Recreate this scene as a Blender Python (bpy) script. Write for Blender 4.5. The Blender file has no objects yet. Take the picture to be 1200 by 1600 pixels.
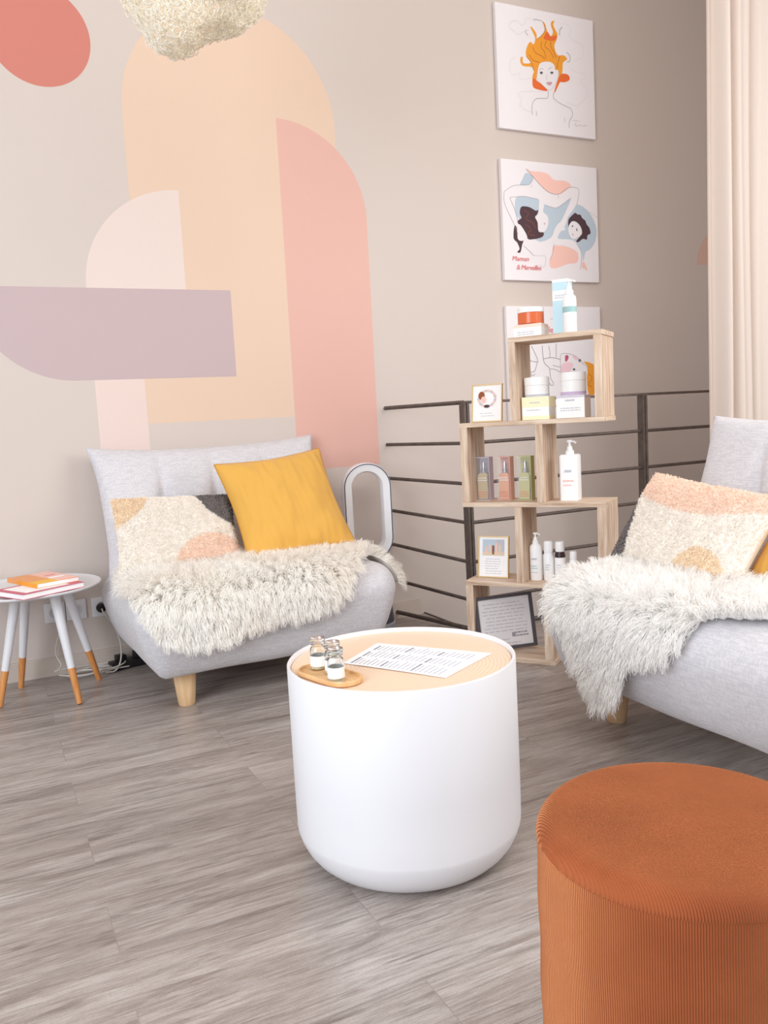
import bpy, bmesh, math, random
import numpy as np
from mathutils import Vector, Matrix, noise
from mathutils.geometry import delaunay_2d_cdt
random.seed(7); np.random.seed(7)
scene = bpy.context.scene
C = scene.collection

# ------------------------------------------------------------------ camera
cam_data = bpy.data.cameras.new('camera'); cam = bpy.data.objects.new('camera', cam_data); C.objects.link(cam)
cam_data.sensor_fit = 'VERTICAL'; cam_data.sensor_height = 36.0; cam_data.lens = 1307.0/1600*36.0
cam_data.clip_start = .05
yaw, pitch, roll = math.radians(25.63), math.radians(6.247), math.radians(-3.08)
_r = Vector((math.cos(yaw), -math.sin(yaw), 0)); _f = Vector((math.sin(yaw), math.cos(yaw), 0)); _u = Vector((0, 0, 1))
_f2 = _f*math.cos(pitch) - _u*math.sin(pitch); _u2 = _u*math.cos(pitch) + _f*math.sin(pitch)
_r3 = _r*math.cos(roll) + _u2*math.sin(roll); _u3 = -_r*math.sin(roll) + _u2*math.cos(roll)
m = Matrix((_r3, _u3, -_f2)).transposed().to_4x4(); m.translation = (0, 0, .95)
cam.matrix_world = m
scene.camera = cam

# ------------------------------------------------------------------ light and exposure
scene.view_settings.view_transform = 'Standard'; scene.view_settings.look = 'None'
scene.view_settings.gamma = 1; scene.view_settings.use_curve_mapping = False
scene.view_settings.exposure = -0.13
scene.cycles.max_bounces = 16; scene.cycles.diffuse_bounces = 10; scene.cycles.transmission_bounces = 12
world = bpy.data.worlds.new('daylight'); scene.world = world; world.use_nodes = True
bg = world.node_tree.nodes['Background']; bg.inputs[0].default_value = (1.0, .985, .98, 1); bg.inputs[1].default_value = .34
def area(name, loc, target, sx, sy, power, col):
    d = bpy.data.lights.new(name, 'AREA'); d.shape = 'RECTANGLE'; d.size = sx; d.size_y = sy; d.energy = power; d.color = col
    o = bpy.data.objects.new(name, d); C.objects.link(o); o.location = loc
    o.rotation_euler = (Vector(target) - Vector(loc)).to_track_quat('-Z', 'Y').to_euler()
    return o
area('window_light_left', (-2.6, -.3, 1.9), (1.2, 2.1, .7), 2.4, 2.4, 165, (.88, .94, 1.0))
area('window_light_right', (3.3, .4, 2.0), (1.3, 2.6, .6), 2.0, 2.4, 72, (1.0, .96, .93))
area('overhead_fill_light', (.7, -.1, 3.15), (1.0, 1.6, .4), 2.6, 1.6, 46, (1.0, .98, .97))  # added overhead fill that brightens the pouf top and fleece, not a window

# ------------------------------------------------------------------ materials
def S(c):
    return tuple(((v/255)/12.92 if v/255 <= .04045 else ((v/255+.055)/1.055)**2.4) for v in c) + (1,)
def mat(name, col, rough=.6, metal=0, spec=.3, bump=None, var=None, sheen=0, trans=0, alpha=None, emit=None, ior=1.45, coat=0):
    """bump=(scale,strength,dist) ; var=(scale, colour2, sx,sy,sz)"""
    M = bpy.data.materials.new(name); M.use_nodes = True; N = M.node_tree.nodes; L = M.node_tree.links
    B = N['Principled BSDF']; B.inputs['Base Color'].default_value = S(col); B.inputs['Roughness'].default_value = rough
    B.inputs['Metallic'].default_value = metal; B.inputs['Specular IOR Level'].default_value = spec
    B.inputs['Sheen Weight'].default_value = sheen; B.inputs['Transmission Weight'].default_value = trans; B.inputs['IOR'].default_value = ior
    B.inputs['Coat Weight'].default_value = coat
    if emit: B.inputs['Emission Color'].default_value = S(emit[0]); B.inputs['Emission Strength'].default_value = emit[1]
    tc = N.new('ShaderNodeTexCoord')
    if var:
        mp = N.new('ShaderNodeMapping'); mp.inputs['Scale'].default_value = var[2:5] if len(var) > 2 else (1, 1, 1)
        L.new(tc.outputs['Object'], mp.inputs[0])
        n = N.new('ShaderNodeTexNoise'); n.inputs['Scale'].default_value = var[0]; n.inputs['Detail'].default_value = 6
        L.new(mp.outputs[0], n.inputs['Vector'])
        cr = N.new('ShaderNodeValToRGB'); cr.color_ramp.elements[0].position = .35; cr.color_ramp.elements[1].position = .65
        cr.color_ramp.elements[0].color = S(col); cr.color_ramp.elements[1].color = S(var[1])
        L.new(n.outputs[0], cr.inputs[0]); L.new(cr.outputs[0], B.inputs['Base Color'])
    if bump:
        n = N.new('ShaderNodeTexNoise'); n.inputs['Scale'].default_value = bump[0]; n.inputs['Detail'].default_value = 3
        L.new(tc.outputs['Object'], n.inputs['Vector'])
        b = N.new('ShaderNodeBump'); b.inputs['Strength'].default_value = bump[1]; b.inputs['Distance'].default_value = bump[2]
        L.new(n.outputs[0], b.inputs['Height']); L.new(b.outputs[0], B.inputs['Normal'])
    return M

# ------------------------------------------------------------------ mesh helpers
class MB:
    """collects shapes for one mesh"""
    def __init__(s): s.v = []; s.f = []; s.mi = []
    def add(s, v, f, mi=0, M=None):
        o = len(s.v)
        if M is not None: v = [tuple(M @ Vector(p)) for p in v]
        s.v += [tuple(p) for p in v]; s.f += [tuple(i+o for i in q) for q in f]; s.mi += [mi]*len(f); return s
    def box(s, x0, x1, y0, y1, z0, z1, mi=0, M=None, bev=0):
        if bev:
            bm = bmesh.new(); bmesh.ops.create_cube(bm, size=1)
            for v in bm.verts: v.co = Vector(((x0+x1)/2+v.co.x*(x1-x0), (y0+y1)/2+v.co.y*(y1-y0), (z0+z1)/2+v.co.z*(z1-z0)))
            bmesh.ops.bevel(bm, geom=bm.edges[:], offset=bev, segments=2, affect='EDGES', profile=.5)
            bm.verts.index_update(); v = [tuple(p.co) for p in bm.verts]; f = [tuple(q.index for q in g.verts) for g in bm.faces]; bm.free()
            return s.add(v, f, mi, M)
        v = [(x, y, z) for x in (x0, x1) for y in (y0, y1) for z in (z0, z1)]
        return s.add(v, [(0, 1, 3, 2), (4, 6, 7, 5), (0, 4, 5, 1), (2, 3, 7, 6), (0, 2, 6, 4), (1, 5, 7, 3)], mi, M)
    def lathe(s, prof, n=32, mi=0, M=None, cap=True):
        v = []; f = []
        for r, z in prof:
            for k in range(n): a = 2*math.pi*k/n; v.append((r*math.cos(a), r*math.sin(a), z))
        for i in range(len(prof)-1):
            for k in range(n): k2 = (k+1) % n; f.append((i*n+k, i*n+k2, (i+1)*n+k2, (i+1)*n+k))
        if cap: f.append(tuple(range(n))[::-1]); f.append(tuple((len(prof)-1)*n+k for k in range(n)))
        return s.add(v, f, mi, M)
    def tube(s, pts, r, n=8, mi=0, M=None, closed=False, cap=True):
        P = [Vector(p) for p in pts]; v = []; f = []; R = r if isinstance(r, (list, tuple)) else [r]*len(P)
        t = (P[1]-P[0]).normalized(); up = Vector((0, 0, 1)) if abs(t.z) < .9 else Vector((1, 0, 0)); a = t.cross(up).normalized()
        m_ = len(P)
        for i, p in enumerate(P):
            if closed: t = (P[(i+1) % m_]-P[i-1])
            else: t = (P[min(i+1, m_-1)]-P[max(i-1, 0)])
            if t.length < 1e-9: t = Vector((0, 0, 1))
            t.normalize(); a = (a-t*a.dot(t)); a.normalize(); b = t.cross(a)
            for k in range(n): q = 2*math.pi*k/n; v.append(p+a*math.cos(q)*R[i]+b*math.sin(q)*R[i])
        for i in range(m_ if closed else m_-1):
            j = (i+1) % m_
            for k in range(n): k2 = (k+1) % n; f.append((i*n+k, i*n+k2, j*n+k2, j*n+k))
        if cap and not closed: f.append(tuple(range(n))[::-1]); f.append(tuple((m_-1)*n+k for k in range(n)))
        return s.add(v, f, mi, M)
    def build(s, name, mats, parent=None, smooth=False, loc=None, rz=0):
        me = bpy.data.meshes.new(name); me.from_pydata(s.v, [], s.f)
        for q in (mats if isinstance(mats, (list, tuple)) else [mats]): me.materials.append(q)
        me.polygons.foreach_set('material_index', s.mi)
        if smooth is True: me.polygons.foreach_set('use_smooth', [True]*len(s.f))
        me.update()
        if smooth == 'auto':
            me.polygons.foreach_set('use_smooth', [True]*len(s.f)); me.set_sharp_from_angle(angle=math.radians(38))
        o = bpy.data.objects.new(name, me); C.objects.link(o)
        if parent is not None: o.parent = parent
        if loc is not None: o.location = loc
        if rz: o.rotation_euler = (0, 0, rz)
        return o
def tag(o, label=None, cat=None, group=None, kind=None):
    if label: o['label'] = label
    if cat: o['category'] = cat
    if group: o['group'] = group
    if kind: o['kind'] = kind
    return o
def thing(name, label, cat, loc=(0, 0, 0), rz=0, group=None):
    o = bpy.data.objects.new(name, None); C.objects.link(o); o.location = loc; o.rotation_euler = (0, 0, rz); o.empty_display_size = .05
    return tag(o, label, cat, group)
def copy_tree(o, parent=None):
    c = o.copy(); C.objects.link(c)
    if parent is not None: c.parent = parent
    for ch in list(o.children): copy_tree(ch, c)
    return c

# ------------------------------------------------------------------ fleece and pile: real strands as tapering ribbons
def strands(P, N, D, length, w, curl=.25, clump=None, seed=1, segs=3):
    """P roots, N surface normals, D lean direction; returns verts, faces"""
    rng = np.random.default_rng(seed); n = len(P)
    d = N*.62 + D + rng.normal(0, .28, (n, 3)); d /= np.linalg.norm(d, axis=1)[:, None]
    L = length*(.65+.6*rng.random(n))
    tip = P + d*L[:, None]
    if clump:
        nc = max(8, n//clump); idx = rng.choice(n, nc, replace=False); cp = P[idx]; ct = P[idx]+d[idx]*length*1.15 + rng.normal(0, length*.12, (nc, 3))
        near = np.empty(n, int)
        for s0 in range(0, n, 2000):
            q = P[s0:s0+2000]; near[s0:s0+2000] = ((q[:, None, :]-cp[None])**2).sum(2).argmin(1)
        k = (.25+.5*rng.random(n))[:, None]
        tip = tip*(1-k) + (ct[near] + rng.normal(0, length*.05, (n, 3)))*k
    Mn = N + rng.normal(0, .25, (n, 3)); side = np.cross(tip-P, Mn); side /= np.linalg.norm(side, axis=1)[:, None]+1e-9
    bend = rng.normal(0, 1, (n, 3))*(length*curl*.25); bend -= N*0
    V = np.empty((n, (segs+1)*2, 3))
    for i in range(segs+1):
        t = i/segs; c = P*(1-t)+tip*t + N*(length*.22*math.sin(math.pi*t)) + bend*math.sin(math.pi*t) ; ww = w*(1-.75*t)
        V[:, 2*i] = c-side*ww/2; V[:, 2*i+1] = c+side*ww/2
    base = (np.arange(n)*(segs+1)*2)[:, None, None]
    F = np.array([[2*i, 2*i+1, 2*i+3, 2*i+2] for i in range(segs)])[None]+base
    tg = tip-P; tg /= np.linalg.norm(tg, axis=1)[:, None]+1e-9
    nv = Mn - tg*(Mn*tg).sum(1)[:, None]; nv /= np.linalg.norm(nv, axis=1)[:, None]+1e-9; nv = nv + .7*N; nv /= np.linalg.norm(nv, axis=1)[:, None]+1e-9
    return V.reshape(-1, 3), F.reshape(-1, 4), np.repeat(nv, (segs+1)*2, axis=0)
def np_mesh(name, V, F, mats, mi=None, parent=None, smooth=False, nrm=None):
    me = bpy.data.meshes.new(name); me.vertices.add(len(V)); me.vertices.foreach_set('co', np.ascontiguousarray(V, dtype=np.float32).ravel())
    me.loops.add(len(F)*4); me.loops.foreach_set('vertex_index', np.ascontiguousarray(F, dtype=np.int32).ravel())
    me.polygons.add(len(F)); me.polygons.foreach_set('loop_start', np.arange(0, len(F)*4, 4, dtype=np.int32))
    for q in (mats if isinstance(mats, (list, tuple)) else [mats]): me.materials.append(q)
    if mi is not None: me.polygons.foreach_set('material_index', np.ascontiguousarray(mi, dtype=np.int32))
    me.polygons.foreach_set('use_smooth', np.full(len(F), bool(smooth)))
    me.update(calc_edges=True)
    if nrm is not None: me.normals_split_custom_set_from_vertices(nrm.tolist())
    o = bpy.data.objects.new(name, me); C.objects.link(o)
    if parent is not None: o.parent = parent
    return o
def in_poly(x, y, poly):
    c = np.zeros(len(x), bool); n = len(poly)
    for i in range(n):
        x1, y1 = poly[i]; x2, y2 = poly[i-1]
        k = ((y1 > y) != (y2 > y)) & (x < (x2-x1)*(y-y1)/((y2-y1) if y2 != y1 else 1e-9)+x1); c ^= k
    return c

# ------------------------------------------------------------------ room shell
W = 3.56
# mural wall: painted shapes are flat colour regions on the plaster, measured in wall metres (x along, z up)
def wall_material():
    M = bpy.data.materials.new('painted_plaster_mural'); M.use_nodes = True; N = M.node_tree.nodes; L = M.node_tree.links
    B = N['Principled BSDF']; B.inputs['Roughness'].default_value = .5; B.inputs['Specular IOR Level'].default_value = .25
    g = N.new('ShaderNodeNewGeometry'); sx = N.new('ShaderNodeSeparateXYZ'); L.new(g.outputs['Position'], sx.inputs[0])
    X, Z = sx.outputs['X'], sx.outputs['Z']
    def op(k, a, b=None):
        n = N.new('ShaderNodeMath'); n.operation = k
        for i, q in enumerate((a, b)):
            if q is None: continue
            if isinstance(q, (int, float)): n.inputs[i].default_value = q
            else: L.new(q, n.inputs[i])
        return n.outputs[0]
    def rect(x0, x1, z0, z1):
        return op('MULTIPLY', op('MULTIPLY', op('GREATER_THAN', X, x0), op('LESS_THAN', X, x1)), op('MULTIPLY', op('GREATER_THAN', Z, z0), op('LESS_THAN', Z, z1)))
    def disc(cx, cz, r):
        return op('LESS_THAN', op('ADD', op('POWER', op('ABSOLUTE', op('SUBTRACT', X, cx)), 2), op('POWER', op('ABSOLUTE', op('SUBTRACT', Z, cz)), 2)), r*r)
    mx = lambda *a: a[0] if len(a) == 1 else op('MAXIMUM', a[0], mx(*a[1:]))
    mn = lambda a, b: op('MULTIPLY', a, b)
    shapes = [
        ((247, 226, 218), rect(.452, .648, .75, 1.3)),
        ((244, 215, 192), mx(rect(.648, 1.566, .988, 2.24), disc(1.107, 2.24, .459))),
        ((247, 229, 221), mx(rect(.452, .848, 1.4, 1.54), mn(disc(.848, 1.54, .396), rect(.3, .848, 1.54, 2.1)))),
        ((242, 194, 181), mx(rect(1.293, 1.70, .745, 1.86), mn(disc(1.293, 1.86, .407), rect(1.293, 1.9, 1.86, 2.5)))),
        ((212, 190, 192), mx(rect(.384, 1.038, 1.172, 1.536), mn(disc(.384, 1.536, .364), rect(-.1, .385, 1.1, 1.536)))),
        ((222, 140, 126), disc(.362, 2.474, .187)),
        ((238, 200, 184), mn(disc(3.95, 1.727, .205), rect(3.6, 4.3, 1.727, 2.1))),
    ]
    n = N.new('ShaderNodeTexNoise'); n.inputs['Scale'].default_value = .8; n.inputs['Detail'].default_value = 2; L.new(g.outputs['Position'], n.inputs['Vector'])
    base = N.new('ShaderNodeMixRGB'); base.inputs[1].default_value = S((209, 197, 189)); base.inputs[2].default_value = S((212, 200, 193)); L.new(n.outputs[0], base.inputs[0])
    cur = base.outputs[0]
    for col, msk in shapes:
        k = N.new('ShaderNodeMixRGB'); k.inputs[2].default_value = tuple(q*.84 for q in S(col)[:3])+(1,); L.new(msk, k.inputs[0]); L.new(cur, k.inputs[1]); cur = k.outputs[0]
    L.new(cur, B.inputs['Base Color'])
    n2 = N.new('ShaderNodeTexNoise'); n2.inputs['Scale'].default_value = 90; L.new(g.outputs['Position'], n2.inputs['Vector'])
    b = N.new('ShaderNodeBump'); b.inputs['Strength'].default_value = .06; b.inputs['Distance'].default_value = .002; L.new(n2.outputs[0], b.inputs['Height']); L.new(b.outputs[0], B.inputs['Normal'])
    return M
M_wall = wall_material()
wb = MB().box(-2.2, 6.2, W, W+.15, -2.6, 3.3); tag(wb.build('wall_back', M_wall), 'beige wall painted with a mural of pastel arches, bars and a disc', kind='structure')
M_base = mat('baseboard_paint', (206, 193, 183), .45)
bb = MB().box(-2.2, 1.875, W-.012, W, 0, .068).box(-2.2, 1.875, W-.009, W, .068, .075); tag(bb.build('baseboard_back', M_base), kind='structure')
M_ceil = mat('ceiling_paint', (245, 242, 238), .8)
tag(MB().box(-2.2, 6.2, -.3, W, 3.3, 3.4).build('ceiling', M_ceil), kind='structure')

# floor: grey-brown laminate boards 17 cm wide running along the wall
def floor_material():
    M = bpy.data.materials.new('grey_oak_boards'); M.use_nodes = True; N = M.node_tree.nodes; L = M.node_tree.links
    B = N['Principled BSDF']; B.inputs['Specular IOR Level'].default_value = .6
    g = N.new('ShaderNodeNewGeometry')
    mp = N.new('ShaderNodeMapping'); mp.inputs['Location'].default_value = (.62, -.147, 0); L.new(g.outputs['Position'], mp.inputs[0])
    br = N.new('ShaderNodeTexBrick'); br.offset = .37; br.inputs['Scale'].default_value = 1; br.inputs['Brick Width'].default_value = 1.22; br.inputs['Row Height'].default_value = .1735
    br.inputs['Mortar Size'].default_value = .0009; br.inputs['Mortar Smooth'].default_value = .1; br.inputs['Bias'].default_value = 0
    br.inputs['Color1'].default_value = (0, 0, 0, 1); br.inputs['Color2'].default_value = (1, 1, 1, 1); br.inputs['Mortar'].default_value = (.5, .5, .5, 1)
    L.new(mp.outputs[0], br.inputs['Vector'])
    # shift the grain from board to board
    sh = N.new('ShaderNodeVectorMath'); sh.operation = 'SCALE'; L.new(br.outputs['Color'], sh.inputs[0]); sh.inputs['Scale'].default_value = 7.3
    ad = N.new('ShaderNodeVectorMath'); ad.operation = 'ADD'; L.new(mp.outputs[0], ad.inputs[0]); L.new(sh.outputs[0], ad.inputs[1])
    def nz(sx, sy, sc, det, dis=0):
        q = N.new('ShaderNodeMapping'); q.inputs['Scale'].default_value = (sx, sy, 1); L.new(ad.outputs[0], q.inputs[0])
        n = N.new('ShaderNodeTexNoise'); n.inputs['Scale'].default_value = sc; n.inputs['Detail'].default_value = det; n.inputs['Roughness'].default_value = .68; n.inputs['Distortion'].default_value = dis
        L.new(q.outputs[0], n.inputs['Vector']); return n.outputs[0]
    def ramp(src, *st):
        r = N.new('ShaderNodeValToRGB'); e = r.color_ramp.elements
        while len(e) < len(st): e.new(.5)
        for k, (p, c) in enumerate(st): e[k].position = p; e[k].color = c if len(c) == 4 else S(c)
        L.new(src, r.inputs[0]); return r.outputs[0]
    def mix(a, b, f, kind='MIX'):
        k = N.new('ShaderNodeMixRGB'); k.blend_type = kind
        for i, q in enumerate((f, a, b)):
            if isinstance(q, (int, float)): k.inputs[i].default_value = q
            elif isinstance(q, tuple): k.inputs[i].default_value = q
            else: L.new(q, k.inputs[i])
        return k.outputs[0]
    big = nz(.7, 4.2, 2.6, 12, .8); fine = nz(3, 42, 3.4, 9, .9); dark = nz(.9, 10, 2.4, 12, 1.0); knot = nz(2.4, 8, 1.6, 4, .8)
    col = ramp(big, (.30, (118, 104, 96)), (.45, (156, 143, 135)), (.60, (186, 176, 170)), (.8, (214, 208, 205)))
    col = mix(col, ramp(fine, (.36, (132, 120, 113)), (.60, (208, 201, 197))), .34)
    col = mix(col, S((112, 100, 94)), ramp(dark, (.53, (0, 0, 0, 1)), (.66, (.72, .72, .72, 1))))
    col = mix(col, S((98, 84, 76)), ramp(knot, (.70, (0, 0, 0, 1)), (.8, (.6, .6, .6, 1))))
    crack = nz(1.6, 60, 3.2, 5, .7); speck = nz(70, 160, 3, 3)
    col = mix(col, S((96, 84, 78)), ramp(crack, (.56, (0, 0, 0, 1)), (.64, (.5, .5, .5, 1))))
    col = mix(col, ramp(speck, (.35, (.72, .72, .72, 1)), (.6, (1, 1, 1, 1))), .55, 'MULTIPLY')
    tone = ramp(br.outputs['Color'], (0, (.92, .92, .925, 1)), (1, (1, 1, 1, 1)))
    col = mix(col, tone, 1.0, 'MULTIPLY')
    half = N.new('ShaderNodeMath'); half.operation = 'MULTIPLY'; half.inputs[1].default_value = .6; L.new(br.outputs['Fac'], half.inputs[0])
    col = mix(col, S((128, 118, 112)), half.outputs[0])
    L.new(col, B.inputs['Base Color'])
    rr = ramp(fine, (.3, (.38, .38, .38, 1)), (.7, (.26, .26, .26, 1))); L.new(rr, B.inputs['Roughness'])
    b = N.new('ShaderNodeBump'); b.inputs['Strength'].default_value = .25; b.inputs['Distance'].default_value = .002; L.new(fine, b.inputs['Height']); L.new(b.outputs[0], B.inputs['Normal'])
    return M
M_floor = floor_material()
fl = MB().box(-2.2, 6.2, -1.4, 3.115, -.2, 0).box(-2.2, 1.895, 3.115, W, -.2, 0)
tag(fl.build('floor', M_floor), 'grey oak-look plank floor', kind='structure')
M_dkmetal = mat('dark_grey_metal', (94, 84, 80), .45, metal=.35, var=(30, (108, 97, 92)))
tag(MB().box(1.9, 6.2, 3.116, 3.124, -.22, .004).box(1.896, 1.904, 3.116, W, -.22, .004).build('trim_1', M_dkmetal), 'dark metal edging of the stairwell opening', kind='structure')

# ------------------------------------------------------------------ railing round the stairwell
rail = thing('stair_railing', 'dark grey metal railing of thin horizontal bars behind the wooden shelf', 'railing')
z_post = [1.008, .833, .657, .486, .312, .142, .012]; z_wall = [1.006, .835, .676, .523, .36, .188, .03]
for k in range(7):
    r = MB(); h = .008 if 0 < k < 6 else .010
    if k == 0:
        r.box(1.885, 6.2, 3.088, 3.112, z_post[0]-.006, z_post[0]+.006, bev=.002)
        a = Vector((1.74, W-.001, z_wall[0])); b = Vector((1.895, 3.1, z_post[0])); r.tube([a, b], .009, n=4)
    else:
        r.tube([(1.895, 3.1, z_post[k]), (6.2, 3.1, z_post[k])], h, n=10)
        r.tube([(1.742, W-.001, z_wall[k]), (1.895, 3.1, z_post[k])], h, n=10)
    r.build('handrail' if k == 0 else 'bar', M_dkmetal, rail, smooth='auto')
for x in (1.895, 2.893, 3.9, 4.9, 5.9):
    p = MB().box(x-.014, x-.002, 3.08, 3.12, 0, 1.004, bev=.001).box(x+.002, x+.014, 3.08, 3.12, 0, 1.004, bev=.001).box(x-.02, x+.02, 3.07, 3.13, 0.001, .008)
    p.build('post', M_dkmetal, rail)

# ------------------------------------------------------------------ canvases
AC = {'hair': (240, 160, 55), 'hair_deep': (232, 110, 55), 'brown': (150, 85, 50), 'grey': (158, 152, 160), 'line': (190, 182, 190), 'pale': (216, 211, 218),
      'eye': (95, 95, 105), 'lip': (205, 165, 175), 'blue': (190, 205, 218), 'peach': (245, 200, 188), 'white': (238, 234, 237), 'dark': (82, 60, 66), 'pinkp': (240, 205, 215), 'rose': (190, 90, 120), 'text': (226, 128, 128)}
AM = {k: mat('print_'+k, v, .6) for k, v in AC.items()}; AK = list(AC)
M_canvas = mat('white_canvas', (238, 234, 237), .7, bump=(700, .08, .0006))
def fill_poly(mb, pts, y, mi):
    vs, _, fs, *_r2 = delaunay_2d_cdt([Vector(p) for p in pts], [], [list(range(len(pts)))], 1, 1e-4)
    mb.add([(p.x/1000, y, p.y/1000) for p in vs], [tuple(q) for q in fs], mi)
def smooth_line(pts, k=4, closed=False):
    P = [Vector((a, b)) for a, b in pts]; out = []; n = len(P)
    rng = range(n if closed else n-1)
    for i in rng:
        p1, p2 = P[i], P[(i+1) % n]; p0 = P[i-1] if (i > 0 or closed) else p1; p3 = P[(i+2) % n] if (i+2 < n or closed) else p2
        for j in range(k):
            t = j/k; out.append(.5*((2*p1)+(-p0+p2)*t+(2*p0-5*p1+4*p2-p3)*t*t+(-p0+3*p1-3*p2+p3)*t**3))
    if not closed: out.append(P[-1])
    return [(p.x, p.y) for p in out]
def ribbon(mb, pts, w, y, mi):
    P = [Vector(p) for p in pts]; v = []; n = len(P)
    for i, p in enumerate(P):
        t = P[min(i+1, n-1)]-P[max(i-1, 0)]; t = t.normalized() if t.length > 0 else Vector((1, 0)); nn = Vector((-t.y, t.x))*w/2
        v += [((p.x+nn.x)/1000, y, (p.y+nn.y)/1000), ((p.x-nn.x)/1000, y, (p.y-nn.y)/1000)]
    mb.add(v, [(2*i, 2*i+1, 2*i+3, 2*i+2) for i in range(n-1)], mi)
def text_shape(body, size, mats, parent, loc, rot=(math.pi/2, 0, 0), name='lettering', align='LEFT', shear=0, ext=.0002, spacing=1):
    cu = bpy.data.curves.new(name, 'FONT'); cu.body = body; cu.size = size; cu.align_x = align; cu.shear = shear; cu.extrude = ext; cu.resolution_u = 2; cu.space_character = spacing
    tmp = bpy.data.objects.new(name, cu); C.objects.link(tmp); bpy.context.view_layer.update()
    me = bpy.data.meshes.new_from_object(tmp); bpy.data.objects.remove(tmp); me.name = name
    me.materials.clear(); me.materials.append(mats)
    o = bpy.data.objects.new(name, me); C.objects.link(o); o.parent = parent; o.location = loc; o.rotation_euler = rot
    return o
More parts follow.
